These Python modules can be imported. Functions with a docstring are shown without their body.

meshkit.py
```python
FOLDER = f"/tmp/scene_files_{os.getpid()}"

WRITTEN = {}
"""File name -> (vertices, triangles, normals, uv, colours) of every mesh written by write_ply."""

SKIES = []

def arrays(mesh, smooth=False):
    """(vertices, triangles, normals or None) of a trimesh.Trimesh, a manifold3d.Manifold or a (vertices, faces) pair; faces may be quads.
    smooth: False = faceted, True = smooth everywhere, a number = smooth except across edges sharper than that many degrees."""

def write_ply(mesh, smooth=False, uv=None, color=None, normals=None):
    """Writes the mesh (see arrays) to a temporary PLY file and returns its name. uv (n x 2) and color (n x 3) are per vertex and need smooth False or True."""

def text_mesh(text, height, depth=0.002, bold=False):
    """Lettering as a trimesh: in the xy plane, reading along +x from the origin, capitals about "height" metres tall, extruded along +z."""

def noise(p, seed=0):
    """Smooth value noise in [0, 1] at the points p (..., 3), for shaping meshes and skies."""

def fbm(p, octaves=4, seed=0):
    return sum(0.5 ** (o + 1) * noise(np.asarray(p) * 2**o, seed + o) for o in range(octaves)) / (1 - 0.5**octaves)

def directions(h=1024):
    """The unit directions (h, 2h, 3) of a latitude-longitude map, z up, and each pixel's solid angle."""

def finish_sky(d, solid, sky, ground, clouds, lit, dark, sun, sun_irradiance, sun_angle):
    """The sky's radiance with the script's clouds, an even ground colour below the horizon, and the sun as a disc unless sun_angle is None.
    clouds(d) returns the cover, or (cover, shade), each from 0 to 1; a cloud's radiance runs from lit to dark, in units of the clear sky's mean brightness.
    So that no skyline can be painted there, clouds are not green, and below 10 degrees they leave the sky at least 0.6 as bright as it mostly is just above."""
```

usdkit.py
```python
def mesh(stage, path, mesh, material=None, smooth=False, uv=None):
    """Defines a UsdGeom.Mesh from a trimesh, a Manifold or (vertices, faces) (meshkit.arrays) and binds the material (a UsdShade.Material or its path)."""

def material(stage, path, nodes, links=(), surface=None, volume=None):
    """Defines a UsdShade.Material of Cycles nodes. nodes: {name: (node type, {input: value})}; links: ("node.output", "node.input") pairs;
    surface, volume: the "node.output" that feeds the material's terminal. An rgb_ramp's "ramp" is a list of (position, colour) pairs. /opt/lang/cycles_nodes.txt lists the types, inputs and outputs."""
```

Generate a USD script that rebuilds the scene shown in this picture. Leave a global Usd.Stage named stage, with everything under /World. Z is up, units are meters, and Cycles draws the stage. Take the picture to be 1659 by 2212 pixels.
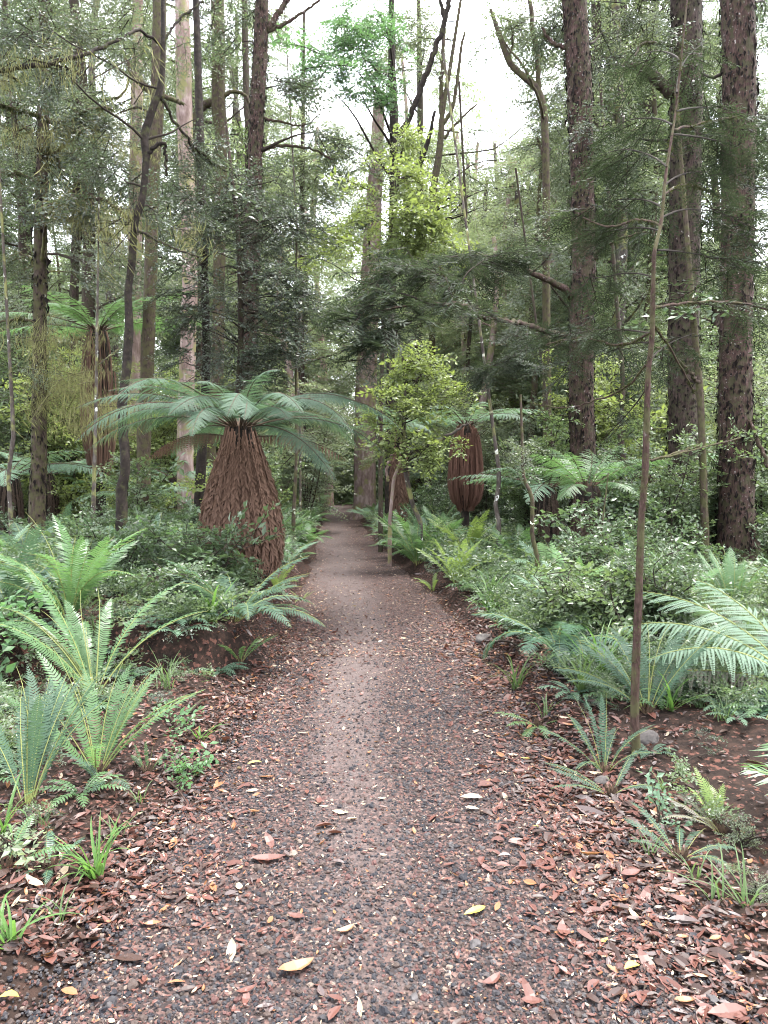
import math
import numpy as np
from scipy.interpolate import PchipInterpolator
from scipy.spatial.transform import Rotation
from pxr import Usd, UsdGeom, UsdLux, UsdShade, Gf, Sdf, Vt
import usdkit
from meshkit import fbm, noise

stage = Usd.Stage.CreateInMemory()
UsdGeom.SetStageUpAxis(stage, UsdGeom.Tokens.z)
UsdGeom.SetStageMetersPerUnit(stage, 1.0)
UsdGeom.Xform.Define(stage, '/World')

# ------------------------------------------------------------------ camera, sky, sun, exposure
CAM_H = 1.55
FOC = 1600.0                      # focal length in units of a picture 1659 wide, 2212 high
PW, PH = 1659.0, 2212.0
PITCH = math.atan((1106 - 1038) / FOC)
EXPOSURE = 2.8
SKY_STRENGTH = 0.15
SUN_EL, SUN_AZ = math.radians(76), math.radians(70)      # azimuth from +y towards +x
cam = UsdGeom.Camera.Define(stage, '/World/camera')
cam.CreateHorizontalApertureAttr(36.0)
cam.CreateVerticalApertureAttr(48.0)
cam.CreateFocalLengthAttr(36.0 * FOC / PW)
cam.CreateClippingRangeAttr(Gf.Vec2f(0.05, 2000))
cam.CreateExposureAttr(EXPOSURE)
cam.AddTranslateOp().Set(Gf.Vec3d(0, 0, CAM_H))
cam.AddRotateXOp().Set(90 - math.degrees(PITCH))

usdkit.material(stage, '/World/Looks/sky', {
    'sky': ('sky_texture', {'sky_type': 'single_scattering', 'sun_disc': False, 'sun_elevation': SUN_EL, 'sun_rotation': SUN_AZ, 'altitude': 100.0, 'aerosol_density': 3.0}),
    'grey': ('hsv', {'saturation': 0.30, 'value': 1.45}),
    'tc': ('texture_coordinate', {}),
    'cl': ('noise_texture', {'scale': 3.0, 'detail': 5.0}),
    'cr': ('rgb_ramp', {'ramp': [(0.3, (0.88, 0.89, 0.9)), (0.7, (1.12, 1.11, 1.1))]}),
    'mul': ('mix_color', {'blend_type': 'multiply', 'fac': 1.0, 'use_clamp': False}),
    'bg': ('background_shader', {'strength': SKY_STRENGTH})},
    [('sky.color', 'grey.color'), ('tc.generated', 'cl.vector'), ('cl.fac', 'cr.fac'), ('grey.color', 'mul.a'), ('cr.color', 'mul.b'), ('mul.result', 'bg.color')],
    surface='bg.background')
dome = UsdLux.DomeLight.Define(stage, '/World/sky')
UsdShade.MaterialBindingAPI.Apply(dome.GetPrim()).Bind(UsdShade.Material.Get(stage, '/World/Looks/sky'))
sun = UsdLux.DistantLight.Define(stage, '/World/sun')
sun.CreateIntensityAttr(0.4)
sun.CreateAngleAttr(25.0)
sun.CreateNormalizeAttr(True)
sun.CreateColorAttr(Gf.Vec3f(1.0, 0.97, 0.92))
sun.AddRotateZOp().Set(-math.degrees(SUN_AZ))
sun.AddRotateXOp().Set(-(90 - math.degrees(SUN_EL)))

# ------------------------------------------------------------------ helpers
RNG = np.random.default_rng(11)
TAKEN = {}


def numbered(name):
    TAKEN[name] = TAKEN.get(name, 0) + 1
    return name if TAKEN[name] == 1 else f'{name}_{TAKEN[name] - 1:03d}'


def tag(prim, label=None, cat=None, group=None, kind=None):
    for k, v in (('label', label), ('category', cat), ('group', group), ('kind', kind)):
        if v:
            prim.SetCustomDataByKey(k, v)
    return prim


def zone(x, y):
    px = x / max(y, 1) * FOC + PW / 2
    return 'behind the trunks at the far left' if px < 330 else 'behind the big tree fern' if px < 690 else 'beyond the end of the path' if px < 1000 else 'behind the right hand thicket' if px < 1400 else 'behind the thick trunks at right'


def thing(name, label, cat, loc=(0, 0, 0), rz=0.0, s=1.0, group=None, source=None, tilt=(0, 0)):
    x = UsdGeom.Xform.Define(stage, '/World/' + numbered(name))
    p = x.GetPrim()
    if source is not None:
        p.GetReferences().AddInternalReference(source.GetPath())
        p.SetInstanceable(True)
    sc = (s, s, s) if np.ndim(s) == 0 else s
    UsdGeom.XformCommonAPI(x).SetXformVectors(Gf.Vec3d(*map(float, loc)), Gf.Vec3f(float(tilt[0]), float(tilt[1]), float(math.degrees(rz))), Gf.Vec3f(*map(float, sc)), Gf.Vec3f(0, 0, 0), UsdGeom.XformCommonAPI.RotationOrderXYZ, Usd.TimeCode.Default())
    tag(p, label, cat, group)
    return p


def part(parent, name, mesh, mat, smooth=False, label=None, kind=None, offset=None):
    base = str(parent.GetPath()) if parent is not None else '/World'
    key = base + '/' + name
    TAKEN[key] = TAKEN.get(key, 0) + 1
    path = key if TAKEN[key] == 1 else f'{key}_{TAKEN[key] - 1:03d}'
    v, f = mesh
    if offset is not None:
        v = np.asarray(v) - np.asarray(offset)
    m = usdkit.mesh(stage, path, (v, f), '/World/Looks/' + mat, smooth=smooth)
    m.CreateDoubleSidedAttr(True)
    tag(m.GetPrim(), label, None, None, kind)
    return m.GetPrim()


class MB:
    """collects vertices and triangles"""
    def __init__(self):
        self.v, self.f, self.n = [], [], 0

    def add(self, v, f):
        if len(v):
            self.v.append(np.asarray(v, float)); self.f.append(np.asarray(f, int) + self.n); self.n += len(v)
        return self

    def out(self):
        return np.vstack(self.v), np.vstack(self.f)

    def __bool__(self):
        return self.n > 0


def tube(points, radii, sides=5, bump=0.0, freq=6.0, seed=0, caps=False):
    p = np.asarray(points, float)
    t = np.gradient(p, axis=0)
    t /= np.linalg.norm(t, axis=1, keepdims=True) + 1e-12
    mean = t.mean(0)
    ref = np.array([1.0, 0, 0]) if abs(mean[0]) < 0.75 * np.linalg.norm(mean) else np.array([0, 0.3, 1.0])
    a = np.cross(t, ref); a /= np.linalg.norm(a, axis=1, keepdims=True) + 1e-12
    b = np.cross(t, a)
    ang = np.arange(sides) * 2 * np.pi / sides
    r = np.broadcast_to(radii, (len(p),)).astype(float)[:, None] * np.ones((1, sides))
    dirs = np.cos(ang)[None, :, None] * a[:, None] + np.sin(ang)[None, :, None] * b[:, None]
    if bump:
        q = p[:, None] + r[..., None] * dirs
        r = r * (1 + bump * (fbm(q * [freq, freq, freq * 0.35], 3, seed) - 0.5) * 2)
    v = p[:, None] + r[..., None] * dirs
    i, j = np.meshgrid(np.arange(len(p) - 1), np.arange(sides), indexing='ij')
    q = np.stack([i * sides + j, i * sides + (j + 1) % sides, (i + 1) * sides + (j + 1) % sides, (i + 1) * sides + j], -1).reshape(-1, 4)
    v = v.reshape(-1, 3)
    f = np.vstack([q[:, [0, 2, 1]], q[:, [0, 3, 2]]])
    if caps:
        n = len(v)
        v = np.vstack([v, p[:1], p[-1:]])
        k = np.arange(sides)
        e = (len(p) - 1) * sides
        f = np.vstack([f, np.stack([np.full(sides, n), k, (k + 1) % sides], 1), np.stack([np.full(sides, n + 1), e + (k + 1) % sides, e + k], 1)])
    return v, f


def leaves(b, d, nrm, L, W, fold=0.15, mid=0.45):
    """diamond leaves folded along the midrib"""
    b, d, nrm = (np.asarray(x, float) for x in (b, d, nrm))
    L, W = np.broadcast_to(L, len(b))[:, None], np.broadcast_to(W, len(b))[:, None]
    s = np.cross(nrm, d)
    s /= np.linalg.norm(s, axis=1, keepdims=True) + 1e-9
    up = np.cross(d, s)
    m = b + d * L * mid + up * W * fold
    v = np.stack([b, m + s * W / 2, b + d * L, m - s * W / 2], 1).reshape(-1, 3)
    k = np.arange(len(b))[:, None] * 4
    return v, np.vstack([k + [0, 2, 1], k + [0, 3, 2]])


def spline(pts, n):
    pts = np.asarray(pts, float)
    if len(pts) == 2:
        return pts[0] + (pts[1] - pts[0]) * np.linspace(0, 1, n)[:, None]
    d = np.concatenate([[0], np.cumsum(np.linalg.norm(np.diff(pts[:, :3], axis=0), axis=1) + 1e-6)])
    return PchipInterpolator(d, pts)(np.linspace(0, d[-1], n))


# ------------------------------------------------------------------ the lie of the land
CX = PchipInterpolator([-60, 0, 2, 5.4, 9.4, 15.3, 22, 40, 80, 300], [1.5, .02, .0, 0, -.2, -.69, -1.2, -2.35, -4.7, -18])
HW = PchipInterpolator([-60, 2, 3.2, 5.4, 9.4, 15, 40, 300], [1.0, 1.0, .93, .90, .94, .80, .72, .7])


def sstep(x, a, b):
    t = np.clip((np.asarray(x, float) - a) / (b - a), 0, 1)
    return t * t * (3 - 2 * t)


def ground(x, y):
    x, y = np.broadcast_arrays(np.asarray(x, float), np.asarray(y, float))
    s = x - CX(y)
    e = np.abs(s) - HW(y)
    near = fbm(np.stack([x * 1.3, y * 1.3, 0 * x], -1), 4, 3) - 0.5
    big = fbm(np.stack([x * .23, y * .23, 0 * x + 7], -1), 3, 5) - 0.5
    off = sstep(e, -0.1, 0.5)
    h = 0.16 * off * near + 0.7 * sstep(e, 0.3, 6) * big
    h = h + np.where(s > 0, 0.13 * sstep(e, 0.02, 0.22) * sstep(y, 3.6, 4.6) + 0.06 * sstep(e, 0.3, 2), 0.10 * sstep(e, 0.0, 0.6))
    # the mound on the left, its face towards the viewer
    front = 5.75 + 0.18 * np.sin(x * 5) - 0.25 * np.clip(-x - 1.2, 0, 4)
    mound = 0.33 * sstep(y, front, front + 0.2) * (1 - sstep(y, 11, 15) * 0.5) * sstep(-s - HW(y), 0.02, 0.30) * (s < 0)
    h = h + mound + 0.02 * (fbm(np.stack([x * 9, y * 9, 0 * x], -1), 2, 9) - .5) * off
    return h + 0.012 * (fbm(np.stack([x * 2.2, y * 2.2, 0 * x], -1), 2, 8) - .5) - 0.02 * (1 - sstep(np.abs(s), 0.3, 1.0))


def ray(px, py):
    dx, dz = (px - PW / 2) / FOC, -(py - PH / 2) / FOC
    c, s = math.cos(PITCH), math.sin(PITCH)
    return np.array([dx, c + dz * s, -s + dz * c])


def P(px, py, Y):
    d = ray(px, py)
    return np.array([0, 0, CAM_H]) + d * (Y / d[1])


def gp(px, py, maxy=90.0):
    """where the view ray through a pixel meets the ground"""
    d = ray(px, py)
    ys = np.concatenate([np.arange(1.2, 20, 0.02), np.arange(20, maxy, 0.2)])
    q = np.array([0, 0, CAM_H]) + d * (ys / d[1])[:, None]
    hit = np.nonzero(q[:, 2] <= ground(q[:, 0], q[:, 1]))[0]
    i = hit[0] if len(hit) else -1
    x, y = q[i, :2]
    return np.array([x, y, float(ground(x, y))])


def px_at(Y, px):
    """metres spanned by px picture units at depth Y"""
    return px * Y / FOC


def on_ground(x, y, dz=0.0):
    return np.array([x, y, float(ground(x, y)) + dz])


# ------------------------------------------------------------------ materials
def rough_mat(name, cols, scale=6.0, rough=0.85, bump=0.4, detail=6.0, stretch=(1, 1, 1), moss=None, moss_at=(0.5, 0.62), moss_scale=2.0, spots=None, bump_dist=0.02, spec=0.08):
    n = {'g': ('geometry', {}), 'map': ('mapping', {'scale': stretch}), 'n1': ('noise_texture', {'scale': scale, 'detail': detail, 'roughness': 0.65}),
         'r1': ('rgb_ramp', {'ramp': [(0.28 + 0.44 * i / max(1, len(cols) - 1), c) for i, c in enumerate(cols)]}),
         'bmp': ('bump', {'strength': bump, 'distance': bump_dist}), 'p': ('principled_bsdf', {'roughness': rough, 'specular_ior_level': spec})}
    l = [('g.position', 'map.vector'), ('map.vector', 'n1.vector'), ('n1.fac', 'r1.fac'), ('n1.fac', 'bmp.height'), ('bmp.normal', 'p.normal')]
    col = 'r1.color'
    if spots:
        n |= {'n3': ('noise_texture', {'scale': spots[1], 'detail': 3.0}), 'r3': ('map_range', {'from_min': spots[2], 'from_max': spots[2] + 0.05, 'clamp': True}), 'm3': ('mix_color', {'b': spots[0]})}
        l += [('g.position', 'n3.vector'), ('n3.fac', 'r3.value'), ('r3.result', 'm3.fac'), (col, 'm3.a')]
        col = 'm3.result'
    if moss:
        n |= {'n2': ('noise_texture', {'scale': moss_scale, 'detail': 5.0, 'roughness': 0.6}), 'r2': ('map_range', {'from_min': moss_at[0], 'from_max': moss_at[1], 'clamp': True}), 'm2': ('mix_color', {'b': moss})}
        l += [('g.position', 'n2.vector'), ('n2.fac', 'r2.value'), ('r2.result', 'm2.fac'), (col, 'm2.a')]
        col = 'm2.result'
    l.append((col, 'p.base_color'))
    usdkit.material(stage, '/World/Looks/' + name, n, l, surface='p.BSDF')


def leaf_mat(name, cols, rough=0.42, trans=0.35, tint=1.35, spec=0.28):
    """each leaf takes its own tone; some light passes through"""
    ramp = [(i / max(1, len(cols) - 1), c) for i, c in enumerate(cols)]
    bright = [(a, (min(.9, c[0] * tint * 1.15), min(.9, c[1] * tint * 1.15), c[2] * tint * .8)) for a, c in ramp]
    usdkit.material(stage, '/World/Looks/' + name, {
        'g': ('geometry', {}), 'r': ('rgb_ramp', {'ramp': [(a, tuple(x * (.75 if name.startswith('litter') else 1) for x in c)) for a, c in ramp]}), 'rt': ('rgb_ramp', {'ramp': bright}),
        'p': ('principled_bsdf', {'roughness': rough, 'specular_ior_level': spec}), 't': ('translucent_bsdf', {}), 'mix': ('mix_closure', {'fac': trans})},
        [('g.random_per_island', 'r.fac'), ('g.random_per_island', 'rt.fac'), ('r.color', 'p.base_color'), ('rt.color', 't.color'), ('p.BSDF', 'mix.closure1'), ('t.BSDF', 'mix.closure2')],
        surface='mix.closure')


leaf_mat('leaf_dark', [(.028, .038, .025), (.044, .057, .036), (.066, .08, .048)], trans=.3, rough=.32, spec=.5)
leaf_mat('leaf_needle', [(.018, .026, .015), (.032, .045, .026), (.06, .08, .04)], trans=.25, rough=.5, spec=.12)
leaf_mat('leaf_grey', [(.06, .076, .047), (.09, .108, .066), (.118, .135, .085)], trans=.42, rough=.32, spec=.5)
leaf_mat('leaf_mid', [(.055, .08, .036), (.08, .112, .05), (.108, .14, .064)], trans=.42, rough=.32, spec=.5)
leaf_mat('leaf_fresh', [(.05, .10, .042), (.075, .135, .055), (.10, .165, .065)], trans=.45, rough=.35, spec=.45)
leaf_mat('leaf_yellow', [(.105, .135, .042), (.15, .175, .055), (.19, .205, .075), (.125, .15, .05)], trans=.42, rough=.35, spec=.45)
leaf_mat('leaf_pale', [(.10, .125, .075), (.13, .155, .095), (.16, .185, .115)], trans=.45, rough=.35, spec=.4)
leaf_mat('leaf_gloss', [(.035, .055, .026), (.056, .082, .036), (.085, .112, .048), (.15, .175, .06)], trans=.3, rough=.34, spec=.42)
leaf_mat('fern_green', [(0.0451, 0.0861, 0.0344), (0.064, 0.1132, 0.0426), (0.0804, 0.1312, 0.0508)], trans=.38, rough=.36, spec=.4)
leaf_mat('fern_dark', [(.03, .06, .038), (.045, .085, .05), (.055, .10, .06)], trans=.25, rough=.38)
leaf_mat('fern_lime', [(0.0984, 0.1435, 0.041), (0.123, 0.1681, 0.0492), (0.1476, 0.1845, 0.0574)], trans=.45, rough=.38, spec=.4)
leaf_mat('fern_silver', [(0.0697, 0.1148, 0.0738), (0.0902, 0.1394, 0.0918), (0.1066, 0.1558, 0.1025)], trans=.35, rough=.45, spec=.25)
leaf_mat('fern_blue', [(0.0344, 0.0607, 0.0394), (0.0508, 0.0836, 0.0541), (0.0672, 0.1033, 0.0656)], trans=.3, rough=.5, spec=.14)
leaf_mat('fern_grey_dead', [(.08, .075, .06), (.11, .10, .08)], trans=.15, rough=.7)
leaf_mat('dead_frond', [(.09, .052, .036), (.145, .088, .062), (.21, .135, .10)], trans=.1, rough=.8, tint=1.0, spec=.2)
leaf_mat('dead_frond_red', [(.11, .058, .042), (.155, .085, .062), (.21, .125, .095)], trans=.1, rough=.8, tint=1.0, spec=.15)
leaf_mat('dead_frond_dark', [(.045, .03, .022), (.075, .048, .034), (.11, .07, .048)], trans=.05, rough=.85, tint=1.0, spec=.2)
leaf_mat('beard', [(.11, .11, .05), (.15, .15, .07), (.20, .19, .10)], trans=.3, rough=.8, spec=.1)
leaf_mat('moss_tuft', [(.028, .032, .012), (.05, .052, .018), (.08, .078, .03)], trans=.2, rough=.9, spec=.1)
leaf_mat('flake', [(.008, .006, .005), (.022, .015, .012), (.04, .027, .022), (.075, .054, .045)], trans=.02, rough=.9, tint=1.0, spec=.08)
leaf_mat('blade', [(0.0492, 0.0984, 0.0246), (0.0738, 0.1394, 0.0328), (0.1148, 0.1804, 0.041)], trans=.4, rough=.4)
leaf_mat('blade_dull', [(.05, .08, .03), (.08, .12, .045), (.16, .17, .08)], trans=.35, rough=.45)
for nm, cs in {'litter_red': [(.085, .034, .025), (.13, .054, .04), (.19, .09, .068)], 'litter_brown': [(.032, .017, .013), (.06, .032, .023), (.10, .056, .04)],
               'litter_pale': [(.30, .23, .16), (.40, .33, .22)], 'litter_orange': [(.20, .09, .04), (.28, .14, .06)], 'litter_yellow': [(.32, .26, .05), (.38, .32, .08)], 'litter_grey': [(.08, .06, .057), (.13, .10, .096)]}.items():
    leaf_mat(nm, cs, trans=.08, rough=.45, tint=1.0, spec=.3)
rough_mat('bark_dark', [(.012, .008, .007), (.028, .019, .016), (.06, .043, .037)], 34, stretch=(1, 1, .3), moss=(.03, .029, .016), moss_at=(.44, .60), moss_scale=9, spots=((.16, .15, .14), 14, .70), bump=.8)
rough_mat('bark_red', [(.012, .008, .007), (.032, .019, .016), (.072, .046, .04)], 34, stretch=(1, 1, .30), moss=(.03, .028, .015), moss_at=(.45, .62), moss_scale=9, spots=((.20, .185, .17), 30, .65), bump=1.0)
rough_mat('bark_mossy', [(.014, .010, .008), (.034, .024, .019), (.065, .048, .04)], 30, stretch=(1, 1, .35), moss=(.043, .041, .019), moss_at=(.42, .58), moss_scale=10, spots=((.22, .22, .19), 9, .70), bump=.9)
rough_mat('bark_pale', [(.07, .048, .04), (.14, .10, .088), (.25, .20, .185)], 8, stretch=(1, 1, .35), moss=(.12, .115, .05), moss_at=(.5, .62), moss_scale=3, bump=.7)
rough_mat('bark_black', [(.006, .005, .0045), (.014, .011, .009), (.028, .021, .018)], 14, moss=(.03, .03, .014), moss_at=(.55, .68), moss_scale=8, bump=.9)
rough_mat('bark_grey', [(.02, .016, .014), (.042, .034, .029), (.095, .085, .075)], 12, stretch=(1, 1, .4), moss=(.10, .10, .04), moss_at=(.5, .6), moss_scale=4, spots=((.5, .5, .47), 8, .62), bump=.7)
rough_mat('bark_sapling', [(.012, .008, .0065), (.03, .018, .0145), (.06, .038, .032)], 60, stretch=(1, 1, .35), moss=(.04, .037, .018), moss_at=(.46, .6), moss_scale=9, spots=((.26, .25, .23), 7, .66), bump=.9, bump_dist=.008)
rough_mat('twig', [(.009, .007, .006), (.018, .014, .011), (.032, .025, .02)], 30, bump=.2)
rough_mat('twig_mossy', [(.025, .019, .014), (.045, .037, .024), (.07, .06, .04)], 25, moss=(.07, .07, .028), moss_at=(.42, .55), moss_scale=8, bump=.4)
rough_mat('stipe', [(.02, .014, .010), (.04, .027, .018), (.06, .04, .025)], 30, bump=.2, rough=.6)
rough_mat('stipe_green', [(.10, .11, .04), (.14, .15, .05)], 30, bump=.1, rough=.5)
rough_mat('soil', [(0.006, 0.0041, 0.0037), (0.0135, 0.009, 0.0071), (0.0315, 0.018, 0.0135)], 16, detail=8, bump=.8, rough=.9, spots=((.07, .033, .025), 26, .58))
rough_mat('stone', [(0.025, 0.0225, 0.0225), (0.05, 0.045, 0.0425), (0.08, 0.075, 0.07)], 12, bump=.5, moss=(.08, .09, .03), moss_at=(.58, .66), moss_scale=9)
for nm, c in {'pebble_black': (.012, .012, .015), 'pebble_dark': (.022, .020, .022), 'pebble_grey': (.05, .045, .045), 'pebble_red': (.065, .030, .026), 'pebble_brown': (.042, .029, .024), 'pebble_tan': (.13, .10, .08)}.items():
    rough_mat(nm, [tuple(x * .45 for x in c), tuple(x * .75 for x in c), tuple(x * 1.1 for x in c)], 60, bump=.5, rough=.65, bump_dist=.004, spec=.2)

# path: fine grit, darker towards the sides, a paler trodden strip with broken edges
g = {'g': ('geometry', {}), 'at': ('attribute', {'attribute': 'wear'}),
     'n1': ('noise_texture', {'scale': 90.0, 'detail': 5.0, 'roughness': .7}), 'v1': ('voronoi_texture', {'scale': 75.0}), 'v2': ('voronoi_texture', {'scale': 48.0}),
     'r1': ('rgb_ramp', {'ramp': [(0, (.012, .010, .010)), (.45, (.027, .020, .019)), (.7, (.050, .030, .026)), (1, (.10, .066, .056))]}),
     'sep': ('separate_color', {}), 'r2': ('rgb_ramp', {'ramp': [(.3, (.040, .031, .029)), (.5, (.062, .048, .045)), (.7, (.092, .072, .067))]}),
     'n2': ('noise_texture', {'scale': 7.0, 'detail': 6.0, 'roughness': .7}), 'am': ('math', {'math_type': 'multiply_add', 'value2': 1.0, 'value3': -.5}), 'add': ('math', {'math_type': 'add'}),
     'mr': ('map_range', {'from_min': .25, 'from_max': .75, 'clamp': True}), 'mix': ('mix_color', {}),
     'bmp': ('bump', {'strength': .9, 'distance': .012}), 'p': ('principled_bsdf', {'roughness': .8, 'specular_ior_level': .12})}
usdkit.material(stage, '/World/Looks/path_grit', g, [
    ('g.position', 'n1.vector'), ('g.position', 'v1.vector'), ('g.position', 'v2.vector'), ('g.position', 'n2.vector'), ('v1.color', 'sep.color'), ('sep.r', 'r1.fac'), ('n1.fac', 'r2.fac'),
    ('n2.fac', 'am.value1'), ('am.value', 'add.value1'), ('at.fac', 'add.value2'), ('add.value', 'mr.value'), ('mr.result', 'mix.fac'), ('r1.color', 'mix.a'), ('r2.color', 'mix.b'),
    ('mix.result', 'p.base_color'), ('v1.distance', 'bmp.height'), ('bmp.normal', 'p.normal')], surface='p.BSDF')

# ------------------------------------------------------------------ ground sheet and path


def axis(fine, lo, hi, step, far_lo, far_hi):
    a = list(np.arange(lo, hi, step))
    s, x = step, hi
    while x < far_hi:
        a.append(x); s *= 1.12; x += s
    a.append(far_hi)
    s, x, b = step, lo, []
    while x > far_lo:
        s *= 1.12; x -= s; b.append(x)
    return np.array(b[::-1] + a)


def grid_mesh(X, Y, Z):
    n, m = X.shape
    i, j = np.meshgrid(np.arange(n - 1), np.arange(m - 1), indexing='ij')
    q = np.stack([i * m + j, (i + 1) * m + j, (i + 1) * m + j + 1, i * m + j + 1], -1).reshape(-1, 4)
    return np.stack([X, Y, Z], -1).reshape(-1, 3), np.vstack([q[:, [0, 1, 2]], q[:, [0, 2, 3]]])


xs, ys = axis(0, -5, 5, .06, -260, 260), axis(0, 1.4, 13, .06, -200, 400)
gx, gy = np.meshgrid(xs, ys, indexing='ij')
gz = ground(gx, gy)
gs = np.abs(gx - CX(gy)) - HW(gy)
gz = gz - 0.05 * (1 - sstep(gs, -0.35, -0.02)) * (gy < 90)
floor = part(None, 'forest_floor', grid_mesh(gx, gy, gz), 'soil', smooth=True)
tag(floor, 'dark forest soil strewn with litter under the plants', None, None, 'structure')

py_ = np.concatenate([np.arange(-3, 12, .06), 12 + np.cumsum(np.linspace(.06, 1.5, 90))])
tt = np.linspace(-1, 1, 33)
T_, Yg = np.meshgrid(tt, py_, indexing='ij')
edge = HW(Yg) + 0.10 * (fbm(np.stack([Yg * 1.7, np.sign(T_) * 5, 0 * Yg], -1), 3, 21) - .5) * 2
Xg = CX(Yg) + T_ * edge
Zg = ground(Xg, Yg) + 0.006 - 0.03 * (np.abs(T_) > .999)
pv, pf = grid_mesh(Xg, Yg, Zg)
path = part(None, 'path', (pv, pf), 'path_grit', smooth=True)
tag(path, 'straight gravel walking path with a paler trodden strip', None, None, 'structure')
sN = (pv[:, 0] - CX(pv[:, 1]))
strip = -0.16 + 0.10 * np.sin(pv[:, 1] * .9) - 0.12 * sstep(pv[:, 1], 5, 9)
wear = np.exp(-((sN - strip) / (.30 + .26 * sstep(pv[:, 1], 4, 14))) ** 2) * (.50 + .30 * sstep(pv[:, 1], 2.5, 6))
pvar = UsdGeom.PrimvarsAPI(path).CreatePrimvar('wear', Sdf.ValueTypeNames.FloatArray, 'vertex')
pvar.Set(Vt.FloatArray.FromNumpy(wear.astype(np.float32)))


def wear_at(x, y):
    s = x - CX(y)
    st = -0.16 + 0.10 * np.sin(y * .9) - 0.12 * sstep(y, 5, 9)
    return np.exp(-((s - st) / (.24 + .30 * sstep(y, 4, 14))) ** 2) * (.35 + .65 * sstep(y, 2.4, 4.2))


# ------------------------------------------------------------------ scattered stuff
def instancer(name, protos, idx, pos, rot, scale, label, cat, parent=None, offset=None):
    key = ('/World/' if parent is None else str(parent.GetPath()) + '/') + name
    pi = UsdGeom.PointInstancer.Define(stage, key)
    targets = []
    for k, (pn, mesh, mat, sm) in enumerate(protos):
        pr = part(pi.GetPrim(), pn, mesh, mat, smooth=sm)
        targets.append(pr.GetPath())
    pi.CreatePrototypesRel().SetTargets(targets)
    pi.CreateProtoIndicesAttr(Vt.IntArray.FromNumpy(np.asarray(idx, np.int32)))
    pi.CreatePositionsAttr(Vt.Vec3fArray.FromNumpy(np.asarray(pos, np.float32)))
    q = rot.as_quat()
    pi.CreateOrientationsAttr(Vt.QuathArray([Gf.Quath(float(w), float(x), float(y), float(z)) for x, y, z, w in q]))
    sc = np.asarray(scale, np.float32)
    if sc.ndim == 1:
        sc = np.repeat(sc[:, None], 3, 1)
    pi.CreateScalesAttr(Vt.Vec3fArray.FromNumpy(sc))
    tag(pi.GetPrim(), label, cat if parent is None else None, None, 'stuff')
    return pi


def ico():
    import trimesh
    m = trimesh.creation.icosphere(1)
    return np.array(m.vertices), np.array(m.faces)


def pebble(seed, flat=.75):
    import trimesh
    m = trimesh.creation.icosphere(1)
    v = np.array(m.vertices)
    v = v * (0.6 + 0.95 * (noise(v * 1.7 + seed * 7.1, seed) - .2))[:, None] * [1, .85, flat]
    return v * .5, np.array(m.faces)


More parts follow.
